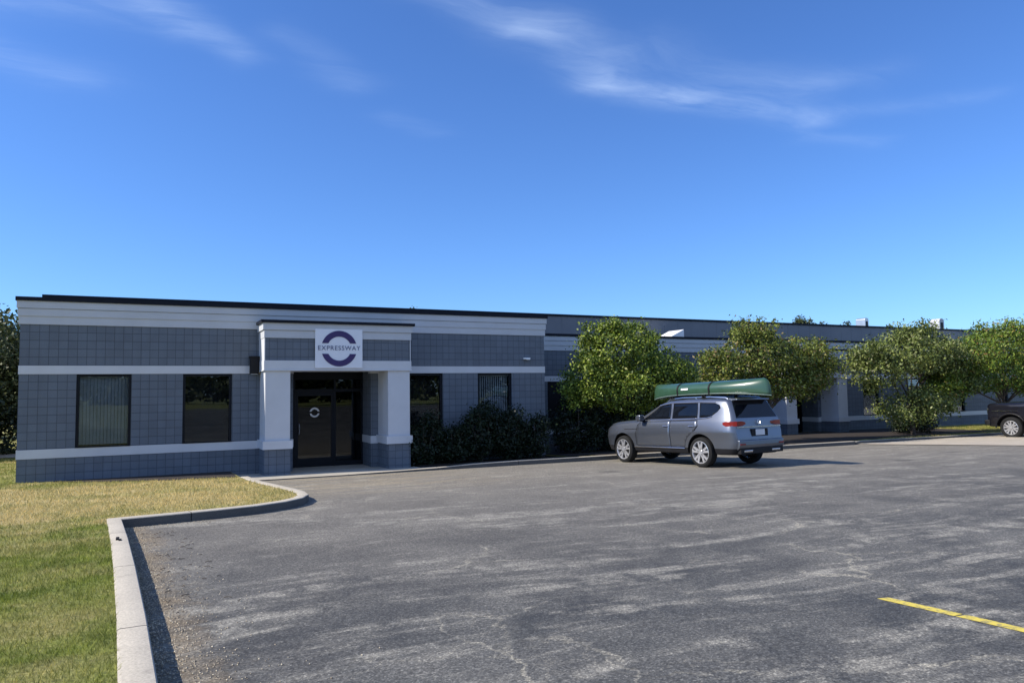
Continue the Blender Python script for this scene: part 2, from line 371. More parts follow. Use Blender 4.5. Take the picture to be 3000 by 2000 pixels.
def leaf_mat(name, stops, trans=.18):
    m, nt, b = newmat(name); t = NT(nt); ge = t.n('ShaderNodeNewGeometry'); v = t.coord()
    c = t.ramp(ge.outputs['Random Per Island'], stops)
    c = t.mix(1, c, t.ramp(t.noise(v, 1.6, 3), [(.3, (.7, .72, .7)), (.7, (1.25, 1.22, 1.15))]), 'MULTIPLY')
    t.l(c, b.inputs['Base Color']); b.inputs['Roughness'].default_value = .5; b.inputs['Specular IOR Level'].default_value = .35
    tl = t.n('ShaderNodeBsdfTranslucent'); t.l(c, tl.inputs[0]); mx = t.n('ShaderNodeMixShader'); mx.inputs[0].default_value = trans
    o = nt.nodes['Material Output']; t.l(b.outputs[0], mx.inputs[1]); t.l(tl.outputs[0], mx.inputs[2]); t.l(mx.outputs[0], o.inputs[0]); return m
M['leaf_a'] = leaf_mat('leaf_bright', [(0, (.045, .078, .010)), (.5, (.125, .185, .021)), (.9, (.29, .36, .045)), (1, (.34, .34, .12))])
M['leaf_b'] = leaf_mat('leaf_olive', [(0, (.05, .068, .014)), (.45, (.13, .17, .03)), (.88, (.24, .275, .05)), (.95, (.21, .12, .045)), (1, (.36, .33, .18))])
M['leaf_c'] = leaf_mat('leaf_greygreen', [(0, (.045, .066, .016)), (.5, (.125, .162, .035)), (.9, (.26, .30, .08)), (1, (.36, .34, .2))])
M['leaf_d'] = leaf_mat('leaf_green_red', [(0, (.045, .085, .012)), (.5, (.12, .19, .025)), (.9, (.26, .32, .045)), (.96, (.22, .09, .03)), (1, (.34, .32, .14))])
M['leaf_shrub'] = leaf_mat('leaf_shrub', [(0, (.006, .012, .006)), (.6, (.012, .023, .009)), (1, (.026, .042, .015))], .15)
M['leaf_far'] = leaf_mat('leaf_far', [(0, (.03, .05, .018)), (.6, (.065, .085, .025)), (1, (.14, .15, .06))])
M['leaf_con'] = leaf_mat('leaf_conifer', [(0, (.012, .025, .016)), (.6, (.025, .042, .024)), (1, (.06, .08, .04))], .1)

# ------------------------------------------------------------------ terrain
def G(x, y):
    w = -y
    return .03 * min(max(w, 0), 35) - .0035 * min(max(x, -30), 60)
def sheet(name, poly, dz, mat, label=None, kind='structure', cat=None):
    bm = bmesh.new(); vs = [bm.verts.new((x, -w, 0)) for x, w in poly]; bm.faces.new(vs)
    for co, no in (((0, 0, 0), (0, 1, 0)), ((0, -35, 0), (0, 1, 0)), ((-30, 0, 0), (1, 0, 0)), ((60, 0, 0), (1, 0, 0))):
        bmesh.ops.bisect_plane(bm, geom=bm.verts[:] + bm.edges[:] + bm.faces[:], plane_co=co, plane_no=no)
    bmesh.ops.triangulate(bm, faces=bm.faces)
    for v in bm.verts: v.co.z = G(v.co.x, v.co.y) + dz
    bmesh.ops.recalc_face_normals(bm, faces=bm.faces)
    if sum(f.normal.z for f in bm.faces) < 0: bmesh.ops.reverse_faces(bm, faces=bm.faces)
    me = bpy.data.meshes.new(name); bm.to_mesh(me); bm.free(); me.materials.append(mat)
    o = bpy.data.objects.new(name, me); COL.objects.link(o); return tag(o, label, cat, kind=kind)
sheet('ground', [(-900, 900), (900, 900), (900, -900), (-900, -900)], -.10, M['turf'])
# outer (asphalt side) edge of the lawn kerb, (x, w)
KP = [(3.0, 45), (2.87, 24), (2.83, 20), (2.785, 17.5), (2.72, 15.3), (2.64, 13.2), (2.55, 11.2), (2.44, 9.2)]
ARC = [(3.1, 9.1), (3.75, 8.97), (4.35, 8.8), (4.85, 8.5), (5.2, 8.1), (5.4, 7.6), (5.45, 7.0), (5.40, 6.3), (5.28, 5.4), (5.12, 4.2), (5.04, 3.2), (5.02, 2.3)]
outer = KP + ARC
def offset(path, d):
    out = []
    for i, p in enumerate(path):
        a = path[max(i - 1, 0)]; c = path[min(i + 1, len(path) - 1)]
        def nrm(q, r):
            dx, dy = r[0] - q[0], r[1] - q[1]; l = math.hypot(dx, dy) or 1; return (dy / l, -dx / l)
        n1 = nrm(a, p) if i else nrm(p, c); n2 = nrm(p, c) if i < len(path) - 1 else n1
        bx, by = n1[0] + n2[0], n1[1] + n2[1]; l2 = bx * bx + by * by
        k = 2 * d / l2; out.append((p[0] + bx * k, p[1] + by * k))
    return out
inner = offset(outer, .19)
if inner[0][0] > outer[0][0]: inner = offset(outer, -.19)
sheet('asphalt_lot', [(2.95, 45)] + KP[1:] + ARC[:-1] + [(5.02, 2.25), (26.4, 2.25), (26.6, 2.0), (95, 2.0), (95, 45)], 0, M['asphalt'])
sheet('lawn', inner[:-1] + [(4.84, 2.3), (4.84, -1), (1.0, -1), (1.0, -60), (-60, -60), (-60, 45)], .115, M['turf'])
def kerb(name, out_path, in_path, h, seg=2.45, hs=None):
    mb = MB(); L = [0]
    for i in range(1, len(out_path)): L.append(L[-1] + math.dist(out_path[i], out_path[i - 1]))
    def at(path, s):
        for i in range(1, len(L)):
            if s <= L[i] + 1e-9:
                t = (s - L[i - 1]) / (L[i] - L[i - 1]); return (path[i - 1][0] + t * (path[i][0] - path[i - 1][0]), path[i - 1][1] + t * (path[i][1] - path[i - 1][1]))
        return path[-1]
    s0 = 0; j = 0
    while s0 < L[-1] - .05:
        s1 = min(s0 + seg, L[-1]); st = [s0 + .007] + [l for l in L if s0 + .01 < l < s1 - .01] + [s1 - .007]
        vs = []; fs = []
        for s in st:
            o = at(out_path, s); i_ = at(in_path, s); hh = h if hs is None else hs(o[0]); g = G(o[0], -o[1])
            def P(q, z): return (q[0], -q[1], z)
            def lp(t): return (o[0] + (i_[0] - o[0]) * t, o[1] + (i_[1] - o[1]) * t)
            vs += [P(lp(-.02), g - .15), P(lp(0), g + hh * .9), P(lp(.05), g + hh * .985), P(lp(.14), g + hh), P(lp(.9), g + hh), P(lp(1), g + hh - .01), P(lp(1), g - .15)]
        n = 7
        for k in range(len(st) - 1):
            for q in range(n - 1): fs.append((k * n + q, k * n + q + 1, (k + 1) * n + q + 1, (k + 1) * n + q))
        fs += [tuple(range(n)), tuple((len(st) - 1) * n + q for q in range(n))]
        mb.add(vs, fs); s0 = s1; j += 1
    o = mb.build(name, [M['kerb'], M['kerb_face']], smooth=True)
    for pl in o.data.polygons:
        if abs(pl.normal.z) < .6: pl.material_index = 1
    return o
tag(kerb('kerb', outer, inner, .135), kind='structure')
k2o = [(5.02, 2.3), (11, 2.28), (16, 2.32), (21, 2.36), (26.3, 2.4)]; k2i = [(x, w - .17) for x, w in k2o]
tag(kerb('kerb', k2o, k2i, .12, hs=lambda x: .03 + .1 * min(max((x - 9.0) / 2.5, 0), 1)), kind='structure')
sheet('walkway', [(4.86, 2.12), (15.3, 2.12), (15.3, 1.35), (9.75, 1.35), (9.75, -2.2), (4.86, -2.2)], .028, M['walk'])
sheet('planting_bed', [(9.76, 1.34), (14.7, 1.34), (14.7, -.1), (9.76, -.1)], .06, M['mulch'])
sheet('verge', [(15.31, 2.14), (26.3, 2.2), (27.0, 1.95), (95, 1.95), (95, -4.2), (14.5, -4.2), (14.5, 1.34), (15.31, 1.34)], .09, M['turf'])
sheet('mulch_shade_strip', [(.8, .4), (2.0, 1.3), (3.4, 2.0), (4.80, 2.25), (4.82, -.1), (.8, -.1)], .124, M['mulch'])  # mulch bed, widened to paint in the wall's wedge of shadow
sheet('mulch_bed', [(14.6, 1.34), (15.4, 1.34), (15.4, 1.95), (26.2, 2.0), (28.5, 1.1), (28.5, -4.1), (14.6, -4.1)], .115, M['mulch'])
sheet('mulch_bed', [(28.52, 1.5), (33, 1.35), (38, 1.1), (38, -3.8), (28.52, -3.9)], .112, M['mulch'])
k3o = [(26.32, 2.4), (26.9, 2.1), (40, 2.08), (95, 2.08)]; k3i = [(x, w - .17) for x, w in k3o]
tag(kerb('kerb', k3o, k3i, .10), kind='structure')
sheet('concrete_apron', [(26.3, 2.2), (27.5, 4.9), (28.5, 7.3), (31, 13), (95, 13), (95, 2.02), (26.6, 2.02)], .02, M['apron'])
ap = [(26.25, 2.3), (27.42, 4.9), (28.42, 7.3), (30.9, 13)]
sheet('path', [(-60, -9), (0.6, -9), (0.6, -11), (-60, -11)], .14, M['walk'])
# yellow bay line
m_, nt_, b_ = newmat('worn_yellow_paint'); t_ = NT(nt_); v_ = t_.coord()
t_.l(t_.mix(t_.rng(t_.noise(v_, 20, 7, .8), .48, .66), (.66, .52, .08), (.13, .125, .11)), b_.inputs['Base Color']); b_.inputs['Roughness'].default_value = .8
M['yellow'] = m_
def bayline(x0, w0, x1, w1):
    return sheet('bay_line', [(x0 - .05, w0), (x0 + .05, w0 + .02), (x1 + .05, w1), (x1 - .05, w1)], .004, M['yellow'])
bayline(7.86, 17.36, 7.885, 17.955); bayline(7.887, 17.965, 7.98, 21.8)

# ------------------------------------------------------------------ building
bld = empty('office_building'); tag(bld, 'long low grey block office building with pale siding fascia and black roof edge', 'building')
def part(mb, name, mat, parent=bld, **k): return mb.build(name, mat, parent, **k)
class Run: pass
PB = dict(wall=MB(), trim=MB(), siding=MB(), cap=MB())
def facade(u0, u1, w, zo, openings, ret=None, top=True):
    y = -w; T = .25
    W_, Tm, Sd, Cp = PB['wall'], PB['trim'], PB['siding'], PB['cap']
    W_.box(u0, u1, y, y + T, -.8 + zo, .68 + zo)
    Tm.box(u0 - .012, u1 + .012, y - .018, y + T, .68 + zo, .90 + zo)
    x = u0
    for a, b in openings + [(u1, None)]:
        if a > x: W_.box(x, a, y, y + T, .90 + zo, 2.73 + zo)
        x = b
    Tm.box(u0 - .012, u1 + .012, y - .018, y + T, 2.73 + zo, 2.94 + zo)
    if not top: return
    u0, u1 = top
    W_.box(u0, u1, y, y + T, 2.94 + zo, 3.95 + zo)
    ret = None
    for i in range(3):
        d = .03 + .022 * i; z0 = 3.95 + zo + .19 * i
        Sd.box(u0 - d, u1 + (d if ret is None else 0), y - d, y + T, z0 + (.012 if i else 0), z0 + .19)
        if i: Sd.box(u0 - .03, u1 + (.03 if ret is None else 0), y - .03, y + T, z0, z0 + .012)
    Cp.box(u0 - .10, u1 + (.10 if ret is None else 0), y - .11, y + T + .1, 4.52 + zo, 4.615 + zo)
def side_wall(x, y0, y1, zo, face=-1):
    W_, Tm, Sd, Cp = PB['wall'], PB['trim'], PB['siding'], PB['cap']
    a, b = (x, x + .25) if face < 0 else (x - .25, x)
    e = .018 * face
    W_.box(a, b, y0, y1, -.8, .68 + zo); W_.box(a, b, y0, y1, .90 + zo, 2.73 + zo); W_.box(a, b, y0, y1, 2.94 + zo, 3.95 + zo)
    a2, b2 = (a + min(e, 0), b + max(e, 0))
    Tm.box(a2, b2, y0, y1, .68 + zo, .90 + zo); Tm.box(a2, b2, y0, y1, 2.73 + zo, 2.94 + zo)
    for i in range(3):
        d = (.03 + .022 * i); z0 = 3.95 + zo + .19 * i
        Sd.box(a - (d if face < 0 else 0), b + (d if face > 0 else 0), y0, y1, z0 + (.012 if i else 0), z0 + .19)
    Cp.box(a - (.10 if face < 0 else 0), b + (.11 if face > 0 else 0), y0, y1, 4.52 + zo, 4.615 + zo)
# front wing and the long set-back wing
wins = [(1.21, 2.43), (3.64, 4.86), (9.77, 10.96), (12.14, 13.34)]
PORCH1, PORCH2 = 5.57, 28.65
facade(0, PORCH1 + .65 + .25, 0, 0, wins[:2], top=(0, 14.55))
facade(PORCH1 + 3.38 - .25, 14.55, 0, 0, wins[2:], top=None)
side_wall(0, .251, 30, 0, -1)
side_wall(14.55, .251, 4.2, 0, 1)
w2 = [(16.9, 17.95), (20.2, 21.4), (23.4, 24.6), (26.2, 27.4)]
w3 = [(35, 36.2), (38.5, 39.7), (42, 43.2), (46, 47.2), (51, 52.2), (56, 57.2), (62, 63.2), (68, 69.2)]
ZO = -.235
facade(14.56, PORCH2 + .9, -4, ZO, w2, top=(14.57, 75))
facade(PORCH2 + 3.38 - .25, 75, -4, ZO, w3, top=None)
def window(u0, u1, w, zo, nb=14):
    fr = MB(); y = -w + .05; z0, z1 = .86 + zo, 2.73 + zo; t = .065
    o = empty('window'); o.parent = bld
    f = fr
    f.box(u0, u0 + t, y, y + .12, z0, z1); f.box(u1 - t, u1, y, y + .12, z0, z1)
    f.box(u0 + t, u1 - t, y, y + .12, z1 - t, z1); f.box(u0 + t, u1 - t, y, y + .12, z0, z0 + t)
    f.box(u0 - .0, u1 + .0, -w - .03, y, .86 + zo + 0.0405, .86 + zo + .055)
    fo = f.build('window', M['frame'], bld)
    bpy.data.objects.remove(o)
    g = MB(); g.box(u0 + t, u1 - t, y + .055, y + .063, z0 + t, z1 - t); g.build('pane', M['glass'], fo)
    if not nb: return fo
    b = MB(); n = nb; st = (u1 - u0 - 2 * t) / n
    for i in range(n):
        x = u0 + t + st * (i + .5); dx = st * .46; dy = .022
        b.add([(x - dx, y + .16 - dy, z0 + .1), (x + dx, y + .16 + dy, z0 + .1), (x + dx, y + .16 + dy, z1 - .08), (x - dx, y + .16 - dy, z1 - .08)], [(0, 1, 2, 3)])
    b.box(u0 + t, u1 - t, y + .12, y + .2, z1 - .1, z1 - .04)
    b.build('blind', M['blind'], fo)
    return fo
for (a, b), nb in zip(wins, (14, 0, 0, 14)): window(a, b, 0, 0, nb)
for a, b in w2[1:] + w3: window(a, b, -4, ZO)
# plain dark steel door in the set-back wing
sd = MB(); sd.box(16.9, 17.95, 4.06, 4.12, .2, 2.495); sdo = part(sd, 'steel_door', M['frame'])
hb = MB(); hb.tube([(17.80, 4.04, 1.0), (17.80, 3.98, 1.0), (17.68, 3.98, 1.0)], .012, 8); hb.build('handle', M['galv'], sdo)
# cores: floor/roof slabs and dark interior so nothing is hollow
core = MB(); core.box(.3, 14.2, .6, 3.9, -.8, 4.3); core.box(.3, 6.0, .45, .6, 0, 4.3); core.box(9.2, 14.2, .45, .6, 0, 4.3)
core = MB(); core.box(.26, 6.3, .5, 29, -.8, 4.40); core.box(6.3, 9.0, 1.75, 29, -.8, 4.40); core.box(9.0, 14.29, .5, 29, -.8, 4.40)
core.box(6.3, 9.0, .26, 1.75, 3.2, 4.40)
part(core, 'interior', M['dark'])
c2 = MB(); c2.box(14.3, 29.4, 4.5, 29, -.8, 4.15); c2.box(29.4, 32.0, 5.75, 29, -.8, 4.15); c2.box(32.0, 75, 4.5, 29, -.8, 4.15); c2.box(29.4, 32.0, 4.26, 5.75, 3.0, 4.15)
part(c2, 'interior', M['dark'])
# tall warehouse wall set back behind both wings
wh = MB(); Y0 = 10.0
n = 0; x = -.45
while x < 110:
    wh.box(x, x + .88, Y0, Y0 + .1, 3.5, 5.78); wh.box(x + .88, x + .90, Y0 + .006, Y0 + .1, 3.5, 5.78); x += .90
part(wh, 'upper_wall', M['grey_metal'])
wc = MB(); wc.box(-.6, 110, Y0 - .06, Y0 + .2, 5.78, 5.88); wc.box(-.6, 110, Y0 + .2, 40, 5.70, 5.80); part(wc, 'roof', M['cap'])
wl_ = MB(); wl_.box(-.45, 110, Y0 + .1, 39.8, -.8, 5.69); part(wl_, 'warehouse', M['grey_metal'])
# sunlit white return and flashing standing on the low roof
for (a, b, z0, h, nm) in ((25.6, 27.25, 4.38, .75, 'roof_hood'), (50.5, 52.2, 4.38, .45, 'roof_hood')):
    q = MB(); yy = 8.2
    q.add([(a, yy, z0), (b, yy, z0), (b, yy, z0 + h), (a, yy + 1.2, z0), (b, yy + 1.2, z0), (b, yy + 1.2, z0 + h)], [(0, 1, 2), (3, 5, 4), (0, 2, 5, 3), (1, 4, 5, 2), (0, 3, 4, 1)])
    part(q, nm, M['white'])
# roof ventilators
def vent(x, y, s, h, dark):
    q = MB(); w = .36 * s; z0 = 5.75; z1 = 5.8 + h
    arch = [(x - w, z0), (x + w, z0), (x + w, z1 - w * .7)] + [(x + w * math.cos(a), z1 - w * .7 + w * .7 * math.sin(a)) for a in (.5, 1.0, 1.57, 2.14, 2.64)] + [(x - w, z1 - w * .7)]
    q.prism(arch, y - .35, y + .35)
    v = part(q, 'roof_ventilator', M['vent' if not dark else 'galv'], bevel=.02)
    q = MB(); q.box(x - w * .45, x + w * .35, y - .375, y - .352, z1 - .75 * h, z1 - .30 * h); q.build('louvre', M['frame'], v)
vent(52.5, 11.5, .72, .95, False); vent(44.8, 11.5, .5, .75, True)
# entrance porches
def porch(u0, w1, wall_w, zo):
    u1 = u0 + 4.0; y = -w1; yw = -wall_w; pw = .66
    grp = MB(); ztop = 4.05 + zo
    root = MB()
    root.box(u0, u1, y, yw, 3.05 + zo, 3.65 + zo)                                    # block box
    po = root.build('entrance_porch', M['block'], bld)
    for a, b in ((u0 - .02, u0), (u1, u1 + .02)):
        t = MB(); t.box(a, b, y - .004, yw - .001, 3.051 + zo, 3.649 + zo); t.build('side_panel', M['trim'], po)
    t = MB(); t.box(u0 - .03, u1 + .03, y - .03, yw - .001, 2.79 + zo, 3.05 + zo)
    t.box(u0 - .045, u1 + .045, y - .045, yw - .001, 2.775 + zo, 2.80 + zo)
    t.build('beam', M['trim'], po)
    s = MB()
    for i in range(2):
        d = .03 + .035 * i; z0 = 3.65 + zo + .2 * i
        s.box(u0 - d, u1 + d, y - d, yw - .001, z0 + .012 * i, z0 + .2)
    s.box(u0 - .02, u1 + .02, y - .02, yw - .001, 3.85 + zo, 3.862 + zo)
    s.build('cornice', M['siding'], po)
    c = MB(); c.box(u0 - .12, u1 + .12, y - .12, yw - .13, 4.05 + zo, 4.125 + zo); c.build('roof_cap', M['cap'], po)
    for a, b in ((u0, u0 + pw), (u1 - pw, u1)):
        p = MB(); p.box(a + .01, b - .01, y + .01, yw - .001, .93 + zo, 2.775 + zo)
        po2 = p.build('pillar', M['trim'], po)
        p = MB(); p.box(a - .05, b + .05, y - .05, yw - .001, .71 + zo, .93 + zo); q = p.build('pillar_cap', M['trim'], po)
        p = MB(); p.box(a, b, y, yw - .001, -.6, .71 + zo); p.build('pillar_base', M['block'], po)
    # recess: side returns, header and storefront
    yr = yw + 1.0; L_, R_ = u0 + pw + .18, u1 - pw - .18
    for a, b, c, d in ((L_ - .2, L_, -.6, 3.2 + zo), (R_, R_ + .2, .90 + zo, 3.2 + zo), (R_, R_ + .2, -.6, .68 + zo)):
        rw = MB(); rw.box(a, b, yw + .25, yr + .15, c, d); rw.build('recess_wall', M['block'], po)
    rw = MB(); rw.box(R_ - .02, R_ + .2, yw + .25, yr + .15, .68 + zo, .90 + zo); rw.build('recess_band', M['trim'], po)
    cl = MB(); cl.box(L_, R_, y + .2, yr + .2, 2.80 + zo, 2.95 + zo); cl.build('soffit', M['trim'], po)
    hd = MB(); hd.box(L_, R_, yr, yr + .12, 2.62 + zo, 2.80 + zo); hd.build('header', M['frame'], po)
    g0 = G(u0, yr) + .03 + (zo if zo else 0)
    z0, z1, zm = g0, 2.62 + zo, 2.20 + zo
    d0, d1 = L_ + .30, L_ + 1.45
    fr = MB(); f = .05
    for xx in (L_, d0 - .05, d1, R_ - f): fr.box(xx, xx + f, yr, yr + .1, z0, z1)
    fr.box(L_ + f, R_ - f, yr + .002, yr + .1, z1 - .05, z1); fr.box(L_ + f, R_ - f, yr + .002, yr + .1, zm, zm + .09)
    fr.box(L_ + f, d0 - .05, yr + .002, yr + .1, z0, z0 + .12); fr.box(d1 + f, R_ - f, yr + .002, yr + .1, z0, z0 + .12)
    fr.build('storefront_frame', M['frame'], po)
    for nm, a, b, c, d in (('sidelight', L_ + f, d0 - .05, z0 + .1, zm), ('sidelight', d1 + f, R_ - f, z0 + .1, zm), ('transom', L_ + f, R_ - f, zm + .09, z1 - .05)):
        pn = MB(); pn.box(a, b, yr + .05, yr + .058, c, d); pn.build(nm, M['door_glass'], po)
    dr = MB(); s_ = .09
    dr.box(d0 + .004, d0 + s_, yr + .01, yr + .06, z0 + .01, zm - .005); dr.box(d1 - s_, d1 - .004, yr + .01, yr + .06, z0 + .01, zm - .005)
    dr.box(d0 + s_, d1 - s_, yr + .012, yr + .06, zm - .11, zm - .005); dr.box(d0 + s_, d1 - s_, yr + .012, yr + .06, z0 + .01, z0 + .25)
    dr.box(d0 + s_, d1 - s_, yr + .033, yr + .041, z0 + .25, zm - .11)
    dr.cur = 1; dr.tube([(d0 + s_ + .02, yr, z0 + .95), (d0 + s_ + .02, yr - .06, z0 + .98), (d0 + s_ + .02, yr - .06, z0 + 1.25), (d0 + s_ + .02, yr, z0 + 1.28)], .012, 8)
    dr.f[-1] = dr.f[-1]
    do = dr.build('glass_door', [M['frame'], M['galv'], M['door_glass']], po)
    # glass faces of the leaf get the glass material
    for pl in do.data.polygons:
        cy = pl.center.y
        if yr + .032 < cy < yr + .042 and z0 + .2 < pl.center.z < zm - .1 and pl.area > .5: pl.material_index = 2
    return (d0, d1, yr, z0, zm, po)
P1 = porch(PORCH1, 1.0, 0, 0); P2 = porch(PORCH2, -3.0, -4, ZO)
part(PB['wall'], 'block_wall', M['block']); part(PB['trim'], 'wall_band', M['trim'])
part(PB['siding'], 'siding', M['siding']); part(PB['cap'], 'roof_edge', M['cap'])
# low roofs of wings and slab between
lr = MB(); lr.box(.2, 14.4, .2, Y0 + .05, 4.40, 4.46); lr.box(14.56, 74.8, 4.2, Y0 + .05, 4.14, 4.2); part(lr, 'low_roof', M['cap'])

# ring emblem made of two arcs
def arcs(mb, cx, cz, ro, ri, gap, y, th, n=28):
    for sgn in (1, -1):
        a0 = math.asin(gap / ro); b0 = math.asin(min(gap / ri, .99))
        vs = []; fs = []
        for k in range(n + 1):
            t = k / n; ao = a0 + (math.pi - 2 * a0) * t; ai = b0 + (math.pi - 2 * b0) * t
            for r, a in ((ro, ao), (ri, ai)):
                for yy in (y, y + th): vs.append((cx - r * math.cos(a), yy, cz + sgn * r * math.sin(a)))
        for k in range(n):
            a, b = 4 * k, 4 * k + 4
            fs += [(a, a + 2, b + 2, b), (a + 1, b + 1, b + 3, a + 3), (a, b, b + 1, a + 1), (a + 2, a + 3, b + 3, b + 2)]
        fs += [(0, 1, 3, 2), (4 * n, 4 * n + 2, 4 * n + 3, 4 * n + 1)]
        mb.add(vs, fs)
def text(name, body, size, loc, mat, parent, sx=1.0, bold=0.0, rot=(math.pi / 2, 0, 0), spacing=1.0):
    cu = bpy.data.curves.new(name, 'FONT'); cu.body = body; cu.size = size; cu.align_x = 'CENTER'; cu.align_y = 'CENTER'; cu.extrude = .004; cu.offset = bold; cu.space_character = spacing
    o = bpy.data.objects.new(name, cu); COL.objects.link(o); bpy.context.view_layer.update()
    me = bpy.data.meshes.new_from_object(o.evaluated_get(bpy.context.evaluated_depsgraph_get())); bpy.data.objects.remove(o)
    o = bpy.data.objects.new(name, me); me.materials.clear(); me.materials.append(mat); COL.objects.link(o)
    o.rotation_euler = rot; o.location = loc; o.scale = (sx, 1, 1); o.parent = parent; return o
sg = empty('sign', (7.51, -1.03, 3.38)); tag(sg, 'square white sign with purple ring emblem above the near entrance', 'sign')
q = MB(); q.box(-.65, .65, -.045, -.005, -.535, .535); q.build('panel', M['sign_white'], sg, bevel=.006)
q = MB(); arcs(q, 0, 0, .49, .33, .145, -.056, .012); q.build('ring', M['navy'], sg)
tx = text('lettering', 'EXPRESSWAY', .175, (0, -.052, .01), M['letter'], sg, spacing=1.15)
bpy.context.view_layer.update(); wdt = tx.dimensions.x; tx.scale = (1.16 / wdt, 1, 1)
# window decal on the door (same ring in white)
d0, d1, yr, z0, zm, po = P1
q = MB(); arcs(q, d0 + .57, 1.60, .145, .095, .03, yr + .024, .003); tag(q.build('door_decal', M['white'], None), 'small white ring emblem stuck on the dark glass entrance door', 'decal')

# wall fixtures
q = MB(); q.box(5.30, 5.52, -.22, -.02, 2.72, 3.16); q.box(5.28, 5.54, -.24, -.02, 3.16, 3.20)
lm = q.build('wall_lamp', M['black_plastic'], None, bevel=.01); tag(lm, 'black box wall lamp tucked beside the near entrance porch', 'lamp')
q = MB(); q.box(5.33, 5.49, -.2, -.05, 2.705, 2.719); q.build('lens', M['plate'], lm)
q = MB(); q.box(13.76, 13.98, -.10, -.001, 3.16, 3.22); q.box(13.80, 13.94, -.16, -.10, 3.15, 3.20)
tag(q.build('security_light', M['white'], None, bevel=.008), 'small white security light high on the wall near the wing corner', 'light')

# ------------------------------------------------------------------ foliage
rs = np.random.default_rng(7)
def leaf_mesh(name, P, N, size, mat, parent=None, aspect=.6):
    n = len(P)
    up_ = rs.normal(size=(n, 3)); T = np.cross(N, up_); T /= np.linalg.norm(T, axis=1)[:, None] + 1e-9
    B = np.cross(N, T); s = size * rs.uniform(.6, 1.3, n)
    a = (T * s[:, None]); b = B * (s * aspect)[:, None]
    V = np.empty((n, 4, 3)); V[:, 0] = P - a; V[:, 1] = P + b * .9 + N * (s * .12)[:, None]; V[:, 2] = P + a; V[:, 3] = P - b * .9 + N * (s * .12)[:, None]
    me = bpy.data.meshes.new(name); me.vertices.add(4 * n); me.vertices.foreach_set('co', V.reshape(-1).astype('f'))
    me.loops.add(4 * n); me.loops.foreach_set('vertex_index', np.arange(4 * n, dtype='i'))
    me.polygons.add(n); me.polygons.foreach_set('loop_start', np.arange(0, 4 * n, 4, dtype='i')); me.polygons.foreach_set('loop_total', np.full(n, 4, 'i'))
    me.update(calc_edges=True); me.validate(); me.materials.append(mat)
    o = bpy.data.objects.new(name, me); COL.objects.link(o)
    if parent: o.parent = parent
    return o
def crown_points(lobes, dens, clump=.22, per=34, shell=.55):
    PP = []; NN = []
    for (cx, cy, cz, rx, ry, rz) in lobes:
        area = (rx * ry + ry * rz + rx * rz) * 4.2
        k = max(6, int(area * dens / per))
        d = rs.normal(size=(k, 3)); d /= np.linalg.norm(d, axis=1)[:, None]
        rad = shell + (1 - shell) * rs.random(k) ** .5; rad *= rs.uniform(.88, 1.08, k)
        c = d * rad[:, None] * np.array([rx, ry, rz]) + np.array([cx, cy, cz])
        cs = clump * rs.uniform(.6, 1.4, k)
        p = c[:, None, :] + np.clip(rs.normal(size=(k, per, 3)), -1.9, 1.9) * cs[:, None, None] * np.array([1, 1, .75])
        nn = d[:, None, :] * .8 + rs.normal(size=(k, per, 3)) * .9 + np.array([0, 0, .5])
        PP.append(p.reshape(-1, 3)); NN.append(nn.reshape(-1, 3))
    P = np.concatenate(PP); N = np.concatenate(NN); N /= np.linalg.norm(N, axis=1)[:, None]
    return P, N
def trunk_mesh(h, r, tips, seed):
    rd = random.Random(seed); q = MB()
    pts = [(0, 0, -.3)]; x = y = 0
    for i in range(1, 6):
        x += rd.uniform(-.05, .05); y += rd.uniform(-.05, .05); pts.append((x, y, h * i / 5))
    q.tube(pts, [r * 1.25, r * 1.05, r * .95, r * .85, r * .8, r * .7], 9)
    for t in tips:
        s = Vector(pts[rd.randint(3, 5)]); e = Vector(t); m = s.lerp(e, .5) + Vector((rd.uniform(-.1, .1), rd.uniform(-.1, .1), .15))
        q.tube([s, s.lerp(m, .5), m, m.lerp(e, .6), e], [r * .5, r * .42, r * .32, r * .2, r * .06], 6)
        for k in range(3):
            e2 = e + Vector((rd.uniform(-.5, .5), rd.uniform(-.5, .5), rd.uniform(-.2, .5))); q.tube([m, m.lerp(e2, .5) + Vector((0, 0, .05)), e2], [r * .2, r * .12, r * .03], 5)
    return q
def tree(name, loc, lobes, mat, label, dens=170, leaf=.062, h=1.5, r=.09, group=None, clump=.2, cat='tree', seed=1, per=34, shell=.55, bumps=0):
    o = empty(name, loc); tag(o, label, cat, group)
    q = trunk_mesh(h, r, [(l[0] * .8, l[1] * .8, l[2]) for l in lobes], seed); q.build('trunk', M['bark'], o, smooth=True)
    if bumps:
        rb = random.Random(seed * 7); big = [(a, b, c, rx * .86, ry * .86, rz * .84) for a, b, c, rx, ry, rz in lobes]; ex = []
        for _ in range(bumps):
            a, b, c, rx, ry, rz = rb.choice(lobes); th1 = rb.uniform(0, 6.28); el = rb.uniform(-.5, 1.3); k = rb.uniform(.9, 1.12); r0 = rb.uniform(.22, .48)
            ex.append((a + rx * k * math.cos(th1) * math.cos(el), b + ry * k * math.sin(th1) * math.cos(el), c + rz * k * math.sin(el), r0, r0, r0 * .75))
        P, N = crown_points(big, dens, clump, per, shell); P2, N2 = crown_points(ex, dens * .6, clump * .75, 20, .3); P = np.concatenate([P, P2]); N = np.concatenate([N, N2])
    else: P, N = crown_points(lobes, dens, clump, per, shell)
    leaf_mesh('crown', P, N, leaf, mat, o)
    return o
gz = lambda x, y: G(x, y)
GT = 'small round trees planted in a row before the far wing'
